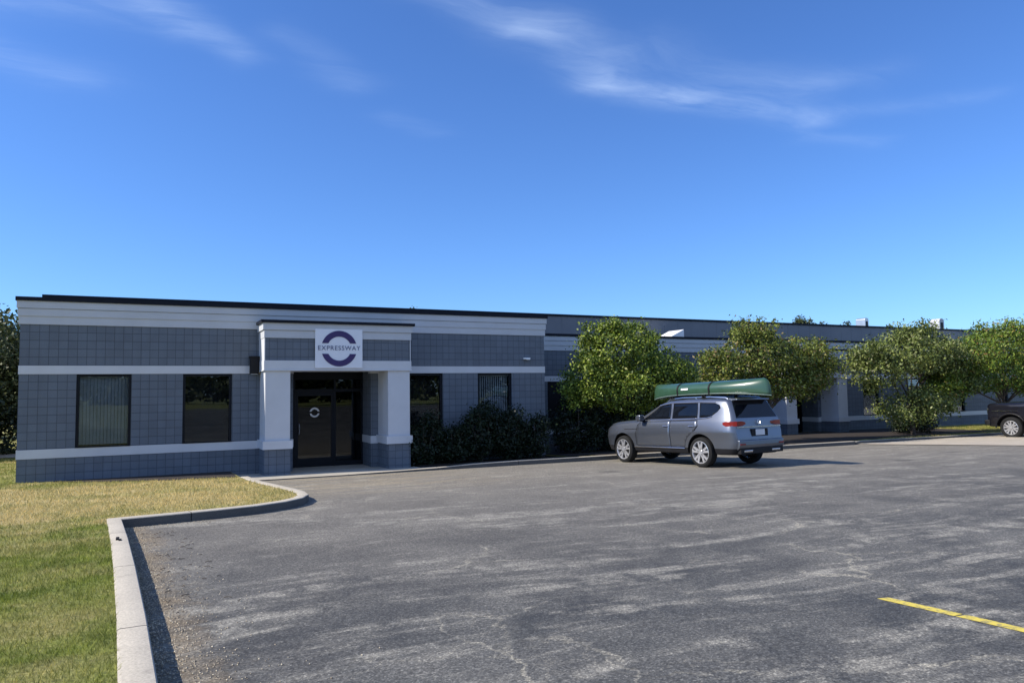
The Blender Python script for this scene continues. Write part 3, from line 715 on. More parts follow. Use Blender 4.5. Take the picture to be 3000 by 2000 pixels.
tree('crab_apple_tree', (17.7, -.2, .08), [(-.25, 0, 3.2, 1.65, 1.5, 1.15), (-1.35, .1, 2.35, 1.2, 1.2, .85), (.9, .1, 2.6, 1.35, 1.3, .95), (-.2, -.3, 2.0, 1.9, 1.5, .8), (2.2, .1, 2.45, .85, .9, .62), (-.7, 0, 3.75, .75, .7, .55), (.4, 0, 3.85, .7, .7, .5), (1.9, 0, 1.8, 1.0, .9, .55), (-1.9, 0, 1.9, .6, .6, .45)],
     M['leaf_a'], 'bright yellow green round tree behind the front of the grey SUV', seed=3, group=GT, dens=330, leaf=.055, clump=.17, shell=.78, bumps=46)
tree('crab_apple_tree', (24.4, -.1, .05), [(-.6, 0, 3.3, 1.7, 1.5, .95), (.9, .1, 3.0, 1.6, 1.4, .95), (-2.0, 0, 2.8, 1.0, 1.1, .7), (2.2, 0, 3.2, 1.15, 1.1, .75), (-.7, 0, 4.05, .9, .8, .42), (1.9, 0, 2.2, 1.2, 1.0, .65), (-2.6, 0, 2.1, .6, .7, .4), (.2, 0, 2.2, 1.5, 1.2, .6), (2.9, 0, 2.9, .6, .6, .6)],
     M['leaf_b'], 'olive brown tree behind the canoe, just left of the far entrance', seed=4, group=GT, dens=240, clump=.2, leaf=.06, shell=.74, bumps=55)
tree('crab_apple_tree', (32.6, -.3, .0), [(-.4, 0, 3.5, 2.0, 1.8, 1.0), (-2.1, 0, 2.8, 1.5, 1.4, .95), (1.7, 0, 3.2, 1.8, 1.6, 1.0), (-.8, -.4, 1.2, 1.6, 1.3, .7), (.7, 0, 4.1, 1.3, 1.2, .5), (-2.5, 0, 3.3, .8, .8, .5), (1.0, -.3, 1.45, 1.3, 1.1, .6), (2.1, 0, 2.8, .9, 1.0, .6), (2.6, -.2, 2.1, .8, .9, .4)],
     M['leaf_c'], 'wide grey green tree with a low skirt between far entrance and black truck', seed=5, group=GT, dens=235, clump=.21, leaf=.06, shell=.74, bumps=55)
tree('crab_apple_tree', (38.9, -.6, -.05), [(-.3, 0, 3.8, 2.2, 2.0, 1.0), (-2.6, 0, 3.2, 1.6, 1.5, .95), (2.3, 0, 3.5, 2.0, 1.9, 1.1), (-1.2, 0, 2.5, 2.0, 1.8, .7), (-.2, 0, 4.5, 1.1, 1.1, .5), (3.9, 0, 3.0, 1.7, 1.6, 1.2), (-4.1, 0, 3.0, 1.2, 1.2, .85), (-4.6, -.2, 2.0, .9, .9, .55), (1.6, -.6, 2.1, 1.6, 1.2, .5)],
     M['leaf_d'], 'green tree with reddish tips above the black truck', seed=6, group=GT, dens=235, clump=.21, leaf=.06, shell=.74, bumps=55)
# dark shrubs
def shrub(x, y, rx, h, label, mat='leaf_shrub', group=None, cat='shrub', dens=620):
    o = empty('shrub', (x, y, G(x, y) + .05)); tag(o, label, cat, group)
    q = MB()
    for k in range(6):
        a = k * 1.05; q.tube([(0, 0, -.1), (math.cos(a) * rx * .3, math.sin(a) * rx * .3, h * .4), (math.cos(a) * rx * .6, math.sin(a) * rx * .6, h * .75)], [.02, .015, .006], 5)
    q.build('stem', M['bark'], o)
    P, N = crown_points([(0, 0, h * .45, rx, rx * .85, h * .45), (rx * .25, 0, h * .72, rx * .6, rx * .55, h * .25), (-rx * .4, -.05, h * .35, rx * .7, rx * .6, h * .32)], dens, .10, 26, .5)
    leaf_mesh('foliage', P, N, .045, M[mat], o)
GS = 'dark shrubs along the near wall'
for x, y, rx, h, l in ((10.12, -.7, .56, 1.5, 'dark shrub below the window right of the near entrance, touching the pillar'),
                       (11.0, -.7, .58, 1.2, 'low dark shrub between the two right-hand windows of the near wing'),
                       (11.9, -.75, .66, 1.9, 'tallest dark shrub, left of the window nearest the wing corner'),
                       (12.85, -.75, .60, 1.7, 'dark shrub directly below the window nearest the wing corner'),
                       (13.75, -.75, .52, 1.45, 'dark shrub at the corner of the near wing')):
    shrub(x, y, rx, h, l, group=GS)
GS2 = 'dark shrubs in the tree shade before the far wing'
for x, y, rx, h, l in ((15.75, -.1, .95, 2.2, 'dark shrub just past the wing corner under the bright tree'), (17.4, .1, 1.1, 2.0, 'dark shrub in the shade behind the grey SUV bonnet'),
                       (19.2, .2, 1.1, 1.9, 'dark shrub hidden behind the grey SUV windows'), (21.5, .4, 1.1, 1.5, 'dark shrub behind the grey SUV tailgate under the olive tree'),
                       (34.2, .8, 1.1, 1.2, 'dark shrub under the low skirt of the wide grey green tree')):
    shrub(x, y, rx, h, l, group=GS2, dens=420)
# trees behind the left corner of the building
tree('broadleaf_tree', (-3.4, 13.5, 0), [(0, 0, 3.2, 2.4, 2.2, 2.2), (.9, -.4, 2.0, 1.9, 2.0, 1.6), (1.8, 0, 3.2, 1.2, 1.2, 1.1), (-2, 0, 2.6, 2.4, 2, 2)], M['leaf_far'], 'dark leafy tree at the left edge behind the building corner', h=3, r=.2, dens=120, leaf=.09, clump=.3, seed=8)
tree('pine_tree', (-3.9, 9.6, 0), [(0, 0, 1.6, 2.0, 2.0, 1.4), (0, 0, 2.9, 1.5, 1.5, 1.2), (0, 0, 4.0, .9, .9, .9), (0, 0, 4.9, .4, .4, .7)], M['leaf_con'], 'dark conifer at the far left edge of the picture', h=4.4, r=.16, dens=150, leaf=.08, clump=.25, seed=9)
tree('broadleaf_tree', (-6.0, 26, 0), [(0, 0, 4.6, 3.4, 4, 2.3), (3, 0, 3.2, 3, 3, 2.2), (3.0, 0, 4.9, 1.7, 2, 1.2)], M['leaf_far'], 'tall tree further back at the left edge, its top pale against the sky', h=3, r=.25, dens=60, leaf=.14, clump=.5, seed=10)
q = MB()
hp, hn = crown_points([(-14 + i * 1.5, 11.5, .9, 1.3, 1.0, 1.3) for i in range(9)], 90, .2, 30, .4)
tag(leaf_mesh('hedge', hp, hn, .09, M['leaf_con']), 'dark hedge low behind the left end of the lawn', 'hedge')
# tree tops showing over the warehouse roof
GR = 'distant trees showing over the roof'
def far_top(x, y, z, r, lab, seed, lob=3):
    rd = random.Random(seed); lobes = [(rd.uniform(-r, r), 0, z - .3 * k - r * .7, r * .7, r * .7, r * .8) for k in range(lob)] + [(0, 0, z * .5, r * 1.8, r * 1.8, z * .28)]
    tree('distant_tree', (x, y, 0), lobes, M['leaf_far'], lab, h=z * .6, r=.25, dens=70, leaf=.13, clump=.22, seed=seed, group=GR, per=20)
for i, (x, y, z, r, lab) in enumerate(((73.0, 42.5, 10.5, .8, 'distant treetop above the roof behind the olive tree, the highest of the row'), (74.0, 41.3, 10.2, .6, 'distant treetop just right of the highest one over the roof'), (74.8, 40.5, 9.7, .45, 'small distant treetop over the roof left of the first ventilator'),
                                  (76.4, 38.6, 9.6, .45, 'distant treetop over the roof touching the left side of the first ventilator'), (79.2, 34.9, 9.0, .5, 'distant treetop over the roof between the two ventilators'), (84.5, 26.9, 8.1, .9, 'dark distant treetop over the roof at the right'),
                                  (41.4, 65.4, 12.3, .4, 'tiny treetop over the roof above the near wing'), (33.4, 68.5, 12.9, .6, 'thin distant treetop rising over the roof above the near entrance'))):
    far_top(x, y, z, r, lab, 20 + i)
# trees on the far side of the car park, seen only as reflections in the windows
GB = 'trees on the far side of the car park'
for i, (x, y, s) in enumerate(((16.5, -58, 1.0), (27, -55, 1.2), (33, -48, 1.0), (48, -50, 1.3), (60, -44, 1.1))):
    tree('broadleaf_tree', (x, y, 1.0), [(0, 0, 5.5 * s, 3.2 * s, 3.2 * s, 3.6 * s), (1.2, 0, 3.4 * s, 3.2 * s, 3 * s, 2 * s), (-1.4, .5, 4.2 * s, 2.6 * s, 2.6 * s, 2.2 * s)], M['leaf_far'],
         'tall tree across the car park, %s from the left' % ('first', 'second', 'third', 'fourth', 'fifth')[i], h=4 * s, r=.3, dens=26, leaf=.22, clump=.5, seed=40 + i, group=GB, per=24)
hp, hn = crown_points([(-60 + i * 7, -95 - 6 * math.sin(i), 3.5, 5.5, 4, 3 + math.sin(i * 2.3)) for i in range(30)], 5, .9, 24, .4)
tag(leaf_mesh('woods', hp, hn, .5, M['leaf_far']), kind='stuff')

# ------------------------------------------------------------------ grass and gravel
def in_poly(x, y, poly):
    ins = np.zeros(len(x), bool); j = len(poly) - 1
    for i in range(len(poly)):
        xi, yi = poly[i]; xj, yj = poly[j]
        c = ((yi > y) != (yj > y)) & (x < (xj - xi) * (y - yi) / (yj - yi + 1e-12) + xi); ins ^= c; j = i
    return ins
lawn_poly = offset(inner, -0.0)
lp = [(x, w) for x, w in inner[:-1]] + [(4.8, 2.3), (4.8, 2.25), (3.4, 2.0), (2.0, 1.3), (.8, .4), (.0, .1), (-.1, -40), (-40, -40), (-40, 40)]
def blades(name, boxes, poly, dz, hmin, hmax, wid, mat):
    X = []; Wd = []; Sc = []
    for (x0, x1, w0, w1, dens, sc_) in boxes:
        k = int((x1 - x0) * (w1 - w0) * dens); X.append(rs.uniform(x0, x1, k)); Wd.append(rs.uniform(w0, w1, k)); Sc.append(np.full(k, sc_))
    x = np.concatenate(X); w = np.concatenate(Wd); s = np.concatenate(Sc); k = in_poly(x, w, poly); x, w, s = x[k], w[k], s[k]
    n = len(x); z = .03 * np.clip(w, 0, 35) - .0035 * np.clip(x, -30, 60) + dz
    h = rs.uniform(hmin, hmax, n) * (.7 + .3 * s); a = rs.uniform(0, 6.283, n); b = wid * s
    lean = rs.uniform(.2, 1.0, n) * h; la = rs.uniform(0, 6.283, n)
    V = np.empty((n, 3, 3)); V[:, 0] = np.stack([x - np.cos(a) * b, -w - np.sin(a) * b, z], 1); V[:, 1] = np.stack([x + np.cos(a) * b, -w + np.sin(a) * b, z], 1)
    V[:, 2] = np.stack([x + np.cos(la) * lean, -w + np.sin(la) * lean, z + h], 1)
    me = bpy.data.meshes.new(name); me.vertices.add(3 * n); me.vertices.foreach_set('co', V.reshape(-1).astype('f'))
    me.loops.add(3 * n); me.loops.foreach_set('vertex_index', np.arange(3 * n, dtype='i')); me.polygons.add(n)
    me.polygons.foreach_set('loop_start', np.arange(0, 3 * n, 3, dtype='i')); me.polygons.foreach_set('loop_total', np.full(n, 3, 'i'))
    me.update(calc_edges=True); me.materials.append(mat); o = bpy.data.objects.new(name, me); COL.objects.link(o); return o
tag(blades('grass', [(-1.2, 2.7, 14.5, 18.2, 4200, .7), (-3.5, 2.7, 11.0, 14.5, 2400, 1.0), (-8, 5.4, 6.0, 11.0, 1100, 1.4), (-12, 5.4, 0, 6.0, 520, 2.0), (-12, -0.1, -9, 0, 250, 2.4)], lp, .112, .02, .055, .0035, M['blade']), kind='stuff')
tag(blades('grass', [(28.5, 45, -3, 1.9, 330, 2.0)], [(28.6, 1.9), (60, 1.9), (60, -3.9), (38.1, -3.9), (38.1, 1.1), (33, 1.35), (28.6, 1.5)], .088, .03, .07, .0035, M['blade']), kind='stuff')
M['gravel'] = leaf_mat('gravel_stone', [(0, (.16, .13, .10)), (.5, (.34, .27, .19)), (1, (.58, .50, .38))], 0.0)
def gravel():
    V = []; F = []
    rd = random.Random(3); base = [(1, 0, 0), (-1, 0, 0), (0, 1, 0), (0, -1, 0), (0, 0, 1), (0, 0, -1)]
    fc = [(0, 2, 4), (2, 1, 4), (1, 3, 4), (3, 0, 4), (2, 0, 5), (1, 2, 5), (3, 1, 5), (0, 3, 5)]
    for i in range(5500):
        w = rd.uniform(8.9, 18.6) if i > 700 else rd.uniform(8.6, 9.1)
        ex = float(np.interp(w, [9.2, 11.2, 13.2, 15.3, 17.5, 20], [2.44, 2.55, 2.64, 2.72, 2.785, 2.83]))
        d = rd.expovariate(1 / (.09 + .09 * (w - 9) / 9)); x = ex + .02 + d + (.0 if i > 700 else rd.uniform(0, .7))
        if i <= 700: x = 2.5 + rd.uniform(0, 1.2); w = 9.0 + (x - 2.5) * -.12 + rd.expovariate(6)
        z = G(x, -w); s = rd.uniform(.003, .009); b = len(V)
        for v in base: V.append((x + v[0] * s * rd.uniform(.7, 1.3), -w + v[1] * s * rd.uniform(.7, 1.3), z + s * .4 + v[2] * s * .7))
        F += [tuple(b + k for k in f) for f in fc]
    me = bpy.data.meshes.new('gravel'); me.from_pydata(V, [], F); me.materials.append(M['gravel']); o = bpy.data.objects.new('gravel', me); COL.objects.link(o); return o
tag(gravel(), kind='stuff')
# twigs and scraps on the asphalt by the kerb
q = MB(); rd = random.Random(9)
for i in range(70):
    w = rd.uniform(10, 15); x = 2.62 + (w - 9.2) * .047 + rd.uniform(.0, .55); a = rd.uniform(0, 3.14); l = rd.uniform(.02, .07); z = G(x, -w) + .008
    q.tube([(x, -w, z), (x + math.cos(a) * l * .5, -w + math.sin(a) * l * .5, z + .006), (x + math.cos(a) * l, -w + math.sin(a) * l, z)], .0035, 4)
tag(q.build('twigs', M['bark']), kind='stuff')
q = MB(); q.box(2.42, 2.455, -11.35, -11.22, G(2.5, -11.3) + .134, G(2.5, -11.3) + .155); q.box(2.45, 2.48, -11.42, -11.33, G(2.5, -11.3) + .134, G(2.5, -11.3) + .147)
tag(q.build('leaf_scrap', M['tyre'], bevel=.003), 'tiny dark scrap lying on top of the lawn kerb', 'litter')

# ------------------------------------------------------------------ vehicles
def interp(tab, x): return float(np.interp(x, [a for a, b in tab], [b for a, b in tab]))
class Car:
    def __init__(s, **k): s.__dict__.update(k)
    def section(s, x):
        hw = interp(s.hw, x); zb = s.zb; belt = interp(s.belt, x); zt = interp(s.zt, x); cr = interp(s.crown, x)
        tw = s.bw * hw - (zt - belt) * s.tumble
        b2 = min(belt, zt - .03)
        k = b2 / s.belt0
        P = [(0, zb), (.82 * hw, zb), (.93 * hw, zb + .03), (.950 * hw, zb + .10), (.958 * hw, zb + .16), (.966 * hw, .60 * k), (.982 * hw, .74 * k), (1.0 * hw, .825 * k), (1.004 * hw, .855 * k), (.994 * hw, .89 * k), (.972 * hw, b2 - .07), (s.bw * hw + .004, b2)]
        for t in (.3, .62): P.append((s.bw * hw + (tw - s.bw * hw) * t, b2 + (zt - .05 - b2) * t))
        P += [(tw + .012, zt - .055), (tw - .02, zt - .018), (tw - .08, zt + cr * .25), (tw * .6, zt + cr * .75), (tw * .25, zt + cr * .97), (0, zt + cr)]
        return P
    def X(s, x, z):
        xr, xf = s.rear[0][0], None
        e = 0
        if x < s.rs: e += (interp(s.rearp, z) - s.x0) * ((s.rs - x) / (s.rs - s.x0)) ** 1.2
        if x > s.fs: e += (interp(s.frontp, z) - s.x1) * ((x - s.fs) / (s.x1 - s.fs)) ** 1.2
        return x + e
    def side(s, x, z):
        xs = x
        for _ in range(8): xs += x - s.X(xs, z)
        P = s.section(xs)[2:15]
        for (y0, z0), (y1, z1) in zip(P, P[1:]):
            if z0 <= z <= z1: return y0 + (y1 - y0) * (z - z0) / (z1 - z0 + 1e-9)
        return P[-1][0]
    def body(s, name, mats, parent):
        xs = s.stations; mb = MB(); nP = len(s.section(0)); cols = []
        for x in xs:
            P = s.section(x); ring = [(s.X(x, z), y, z) for y, z in P] + [(s.X(x, z), -y, z) for y, z in P[-2:0:-1]]
            cols.append(ring)
        n = len(cols[0]); vs = [v for r in cols for v in r]; fs = []
        for i in range(len(cols) - 1):
            for k in range(n): fs.append((i * n + k, i * n + (k + 1) % n, (i + 1) * n + (k + 1) % n, (i + 1) * n + k))
        for i in (0, len(cols) - 1):                       # end caps row by row
            for k in range(nP - 1):
                a, b = k, k + 1; ra, rb = (n - k) % n, (n - k - 1) % n
                f = [i * n + a, i * n + b, i * n + rb, i * n + ra]; f2 = []
                for q in f:
                    if q not in f2: f2.append(q)
                if len(f2) > 2: fs.append(tuple(f2))
        mb.add(vs, fs); o = mb.build(name, mats, parent)
        for pl in o.data.polygons:
            if pl.center.z < s.clad: pl.material_index = 1
        bpy.context.view_layer.update()
        cs = MB()
        for ax in (0, s.wb):
            for sg_ in (1, -1):
                y0, y1 = (.62, 1.2); nn = 36; r = s.arch
                vs = []; 
                for yy in (y0 * sg_, y1 * sg_):
                    for q in range(nn):
                        a = 2 * math.pi * q / nn; vs.append((ax + r * math.cos(a), yy, s.wr + r * math.sin(a) * s.archz))
                fs = [tuple(range(nn)), tuple(range(2 * nn - 1, nn - 1, -1))] + [(q, q + nn, (q + 1) % nn + nn, (q + 1) % nn) for q in range(nn)]
                cs.add(vs, fs)
        cutter = cs.build('cutter', [M['black_plastic']], None)
        mod = o.modifiers.new('b', 'BOOLEAN'); mod.operation = 'DIFFERENCE'; mod.object = cutter; mod.solver = 'EXACT'
        try: mod.material_mode = 'TRANSFER'
        except Exception: pass
        pm = o.parent; o.parent = None
        bpy.context.view_layer.update(); dg = bpy.context.evaluated_depsgraph_get()
        me = bpy.data.meshes.new_from_object(o.evaluated_get(dg)); o.modifiers.clear(); o.data = me; o.parent = pm
        bpy.data.objects.remove(cutter)
        # faces of the wheel wells are dark
        for pl in me.polygons:
            c = pl.center
            for ax in (0, s.wb):
                if abs(c.y) < .93 and abs(c.y) > .55 and math.hypot(c.x - ax, (c.z - s.wr) / s.archz) < s.arch + .01: pl.material_index = 1
        me.polygons.foreach_set('use_smooth', [True] * len(me.polygons)); me.set_sharp_from_angle(angle=R(28))
        return o
    def patch(s, name, poly, mat, parent, off=.004, sides=(1, -1), sub=.08, thick=.004):
        res = []
        for sg_ in sides:
            bm = bmesh.new(); bm.faces.new([bm.verts.new((x, 0, z)) for x, z in poly])
            xs = [p[0] for p in poly]; zs = [p[1] for p in poly]
            x = min(xs) + sub
            while x < max(xs): bmesh.ops.bisect_plane(bm, geom=bm.verts[:] + bm.edges[:] + bm.faces[:], plane_co=(x, 0, 0), plane_no=(1, 0, 0)); x += sub
            z = min(zs) + sub
            while z < max(zs): bmesh.ops.bisect_plane(bm, geom=bm.verts[:] + bm.edges[:] + bm.faces[:], plane_co=(0, 0, z), plane_no=(0, 0, 1)); z += sub
            bmesh.ops.triangulate(bm, faces=bm.faces)
            for v in bm.verts: v.co.y = (s.side(v.co.x, v.co.z) + off) * sg_
            me = bpy.data.meshes.new(name); bmesh.ops.recalc_face_normals(bm, faces=bm.faces)
            bm.normal_update()
            if sum(f.normal.y for f in bm.faces) * sg_ < 0: bmesh.ops.reverse_faces(bm, faces=bm.faces)
            bm.to_mesh(me); bm.free()
            me.materials.append(mat); me.polygons.foreach_set('use_smooth', [True] * len(me.polygons))
            o = bpy.data.objects.new(name, me); COL.objects.link(o); o.parent = parent
            sm = o.modifiers.new('s', 'SOLIDIFY'); sm.thickness = thick; sm.offset = -1
            res.append(o)
        return res
def wheel(parent, x, y, r, wdt, sgn, rimr=None, rim='rim', spokes=5):
    o = empty('wheel', (x, y, r)); o.parent = parent
    rimr = rimr or r * .68; h = wdt / 2
    q = MB(); q.lathe([(-h * .8, rimr * .97), (-h, rimr * 1.05), (-h * 1.02, r * .86), (-h * .8, r * .97), (-h * .4, r), (h * .4, r), (h * .8, r * .97), (h * 1.02, r * .86), (h, rimr * 1.05), (h * .8, rimr * .97)], 44)
    t = q.build('tyre', M['tyre'], None, smooth=True)
    w_ = t; t.name = 'wheel'
    bpy.data.objects.remove(o); t.parent = parent; t.location = (x, y, r)
    q = MB(); f = sgn
    q.lathe([(h * .95 * f, rimr * 1.03), (h * .97 * f, rimr * .98), (h * .75 * f, rimr * .93), (-h * .7 * f, rimr * .9)], 40)
    q.cur = 0
    for k in range(spokes):
        a0 = 2 * math.pi * k / spokes + .3
        for da in (-.16, .16):
            a1 = a0 + da * 1.45; c0 = Vector((math.cos(a0 + da * .3), 0, math.sin(a0 + da * .3))); c1 = Vector((math.cos(a1), 0, math.sin(a1)))
            tn = Vector((-math.sin(a0), 0, math.cos(a0))); ws0, ws1 = rimr * .12, rimr * .10
            p0 = c0 * rimr * .16; p1 = c1 * rimr * .95
            yo, yi = h * .86 * f, h * .60 * f
            q.add([(p0.x - tn.x * ws0, yo, p0.z - tn.z * ws0), (p0.x + tn.x * ws0, yo, p0.z + tn.z * ws0), (p1.x + tn.x * ws1, yo * 1.04, p1.z + tn.z * ws1), (p1.x - tn.x * ws1, yo * 1.04, p1.z - tn.z * ws1),
                   (p0.x - tn.x * ws0, yi, p0.z - tn.z * ws0), (p0.x + tn.x * ws0, yi, p0.z + tn.z * ws0), (p1.x + tn.x * ws1, yi, p1.z + tn.z * ws1), (p1.x - tn.x * ws1, yi, p1.z - tn.z * ws1)],
                  [(0, 1, 2, 3), (4, 7, 6, 5), (0, 4, 5, 1), (1, 5, 6, 2), (2, 6, 7, 3), (3, 7, 4, 0)])
    q.tube([(0, h * .6 * f, 0), (0, h * .93 * f, 0)], rimr * .2, 16)
    ro = q.build('rim', M[rim], t, smooth=True)
    q = MB(); q.tube([(0, h * .2 * f, 0), (0, h * .45 * f, 0)], rimr * .88, 30); q.build('brake', M['black_plastic'], t)
    return t

suvr = empty('parked_suv'); tag(suvr, 'grey metallic SUV with a green canoe on its roof, parked nose to the building', 'car')
SV = Car(zb=.33, belt0=1.15, bw=.928, tumble=.29, wb=2.98, wr=.385, arch=.47, archz=1.0, clad=.47, x0=-1.12, x1=3.90, rs=-.2, fs=3.2,
         hw=[(-1.12, .83), (-1.08, .89), (-1.0, .935), (-.85, .962), (-.5, .985), (0, .995), (1.5, .99), (3.0, .99), (3.3, .985), (3.6, .955), (3.8, .855), (3.9, .74)],
         belt=[(-1.12, 1.22), (0, 1.20), (2.2, 1.165), (3.3, 1.09), (3.75, 1.03), (3.9, .96)],
         zt=[(-1.12, 1.69), (-.9, 1.70), (-.4, 1.72), (.5, 1.735), (1.2, 1.715), (1.45, 1.675), (1.9, 1.47), (2.38, 1.225), (2.46, 1.205), (3.1, 1.175), (3.6, 1.12), (3.8, 1.06), (3.9, .99)],
         crown=[(-1.12, .03), (1.3, .035), (1.7, .07), (2.3, .05), (2.5, .035), (3.9, .02)],
         rear=[(-1.12, 0)], rearp=[(.30, -.95), (.46, -1.08), (.66, -1.12), (.76, -1.09), (.98, -1.055), (1.20, -1.04), (1.27, -1.01), (1.64, -.82), (1.75, -.74)],
         frontp=[(.30, 3.80), (.55, 3.9), (.9, 3.9), (.98, 3.87), (1.05, 3.78)],
         stations=[-1.12, -1.10, -1.06, -1.0, -.92, -.8, -.65, -.5, -.3, -.1, .1, .3, .6, .9, 1.2, 1.35, 1.5, 1.7, 1.9, 2.1, 2.3, 2.42, 2.5, 2.65, 2.8, 3.0, 3.2, 3.35, 3.5, 3.62, 3.72, 3.8, 3.86, 3.9])
SV.body('body', [M['silver'], M['black_plastic']], suvr)
SV.patch('side_window', [(2.12, 1.225), (1.55, 1.565), (1.42, 1.61), (1.13, 1.635), (1.09, 1.235)], M['car_glass'], suvr)
SV.patch('side_window', [(1.02, 1.24), (1.05, 1.64), (.17, 1.64), (.11, 1.25)], M['car_glass'], suvr)
SV.patch('side_window', [(.04, 1.255), (.10, 1.64), (-.42, 1.62), (-.56, 1.57), (-.60, 1.50), (-.52, 1.40), (-.36, 1.30), (-.2, 1.265)], M['car_glass'], suvr)
# thin bright trim under and over the glass
def along(name, mat, pts, off=.012, r=.009):
    for sg_ in (1, -1):
        q = MB()
        P = []
        for (a, b) in zip(pts, pts[1:]):
            for k in range(6): t = k / 6; x = a[0] + (b[0] - a[0]) * t; z = a[1] + (b[1] - a[1]) * t; P.append((x, sg_ * (SV.side(x, z) + off), z))
        x, z = pts[-1]; P.append((x, sg_ * (SV.side(x, z) + off), z)); q.tube(P, r, 6); q.build(name, mat, suvr)
along('chrome_trim', M['chrome'], [(2.16, 1.205), (1.1, 1.215), (.1, 1.232), (-.2, 1.25), (-.38, 1.29)])
along('roof_trim', M['chrome'], [(2.1, 1.26), (1.55, 1.60), (1.1, 1.66), (.1, 1.665), (-.42, 1.645)], .008, .012)
along('sill_strip', M['chrome'], [(2.5, .475), (.55, .475)], .014, .014)
for P_ in ([(1.055, .48), (1.055, .8), (1.055, 1.20)], [(2.42, .50), (2.44, .75), (2.36, 1.05), (2.27, 1.15)], [(.10, 1.22), (.06, 1.05), (.18, .92)]): along('door_seam', M['black_plastic'], P_, .001, .007)
# doors: thin skins proud of the body, each with a handle
def door(poly, hx):
    o1 = SV.patch('door', poly, M['silver'], suvr, off=.007, thick=.007)
    z = 1.05
    for sg_, do_ in zip((1, -1), o1):
        q = MB(); P = [(hx + .10, z), (hx + .08, z), (hx - .08, z), (hx - .10, z)]; offs = [.005, .035, .035, .005]
        q.tube([(x, sg_ * (SV.side(x, zz) + f), zz) for (x, zz), f in zip(P, offs)], .013, 6)
        q.build('door_handle', M['chrome'], do_)
door([(1.07, .50), (2.38, .50), (2.41, .75), (2.33, 1.05), (2.24, 1.15), (1.07, 1.19)], 1.22)
door([(.55, .50), (1.045, .50), (1.045, 1.19), (.12, 1.215), (.08, 1.05), (.20, .92), (.44, .76), (.53, .62)], .27)
along('body_crease', M['black_plastic'], [(2.9, .955), (2.36, .965), (1.0, .985), (.5, .985)], -.002, .010)
# windscreen on the upper shell
q = MB(); wsn = []
for xx in (2.34, 2.1, 1.8, 1.55):
    P = SV.section(xx); row = []
    tw = P[15][0]
    for f in (-1, -.6, 0, .6, 1):
        yy = tw * .93 * abs(f); zz = np.interp(yy, [P[19][0], P[18][0], P[17][0], P[16][0], P[15][0]], [P[19][1], P[18][1], P[17][1], P[16][1], P[15][1]])
        row.append((xx + .012, yy * (1 if f > 0 else -1), float(zz) + .012))
    wsn += row
q.add(wsn, [(i * 5 + k, i * 5 + k + 1, i * 5 + k + 6, i * 5 + k + 5) for i in range(3) for k in range(4)])
q.build('windscreen', M['car_glass'], suvr)
# rear window, spoiler, tail lights, tailgate details
def rx(z): return interp(SV.rearp, z)
q = MB(); rows = []
for z in (1.24, 1.33, 1.47, 1.60, 1.665):
    hwz = .80 - (z - 1.24) * .29
    rows.append([(rx(z) - .008 + (.05 if abs(f) == 1 else 0), hwz * f, z) for f in (-1, -.93, 0, .93, 1)])
q.add([v for r in rows for v in r], [(i * 5 + k, i * 5 + k + 1, i * 5 + k + 6, i * 5 + k + 5) for i in range(4) for k in range(4)])
q.build('rear_window', M['car_glass'], suvr)
q = MB(); q.prism([(-.62, 1.735), (-.95, 1.705), (-.955, 1.675), (-.76, 1.66), (-.6, 1.70)], -.60, .60); q.build('spoiler', M['silver'], suvr, bevel=.01)
for sg_ in (1, -1):
    q = MB(); pts = [(-.70, None), (-.85, None), (-.95, None)]
    P = []
    for x in (-.76, -.84, -.90, -.96, -1.02): P.append((x, sg_ * (SV.side(x, 1.10) + .012)))
    P += [(-1.082, sg_ * .80), (-1.085, sg_ * .62), (-1.085, sg_ * .50)]
    vs = []; fs = []
    for i, (x, y) in enumerate(P):
        zt_ = 1.155 if 0 < i < 7 else 1.13; zb_ = 1.04 if 0 < i < 7 else 1.08
        vs += [(x, y, zb_), (x, y, zt_), (x + .06, y - .05 * sg_, zt_), (x + .06, y - .05 * sg_, zb_)]
    for i in range(len(P) - 1):
        for k in range(4): fs.append((4 * i + k, 4 * i + (k + 1) % 4, 4 * i + 4 + (k + 1) % 4, 4 * i + 4 + k))
    fs += [(0, 1, 2, 3), tuple(4 * (len(P) - 1) + k for k in range(4))]
    q.add(vs, fs); q.build('tail_light', M['red'], suvr, smooth=True)
q = MB(); q.box(-1.095, -1.06, -.80, .80, 1.0, 1.022); q.build('tailgate_strip', M['chrome'], suvr)
q = MB(); q.box(-1.098, -1.05, -.30, .30, .775, .96); q.build('plate_recess', M['black_plastic'], suvr, bevel=.01)
q = MB(); q.box(-1.108, -1.099, -.165, .165, .80, .945); q.build('number_plate', M['plate'], suvr)
q = MB()                                                                    # round emblem
for k in range(24):
    a0, a1 = 2 * math.pi * k / 24, 2 * math.pi * (k + 1) / 24
    q.tube([(-1.085, .062 * math.cos(a0), 1.12 + .062 * math.sin(a0)), (-1.085, .062 * math.cos(a1), 1.12 + .062 * math.sin(a1))], .006, 5)
for P in (((-.03, .05), (0, .008), (.03, .05)), ((-.052, .025), (-.022, -.05), (0, -.005), (.022, -.05), (.052, .025))):
    q.tube([(-1.085, y, 1.12 + z) for y, z in P], .005, 5)
q.build('emblem', M['chrome'], suvr)
q = MB(); q.prism([(-1.135, .50), (-1.155, .58), (-1.150, .69), (-1.05, .71), (-.9, .68), (-.9, .44), (-1.02, .43)], -.82, .82); q.build('rear_bumper', M['silver'], suvr, bevel=.02)
q = MB(); q.box(-1.145, -.95, -.78, .78, .36, .50); q.build('rear_valance', M['black_plastic'], suvr, bevel=.01)
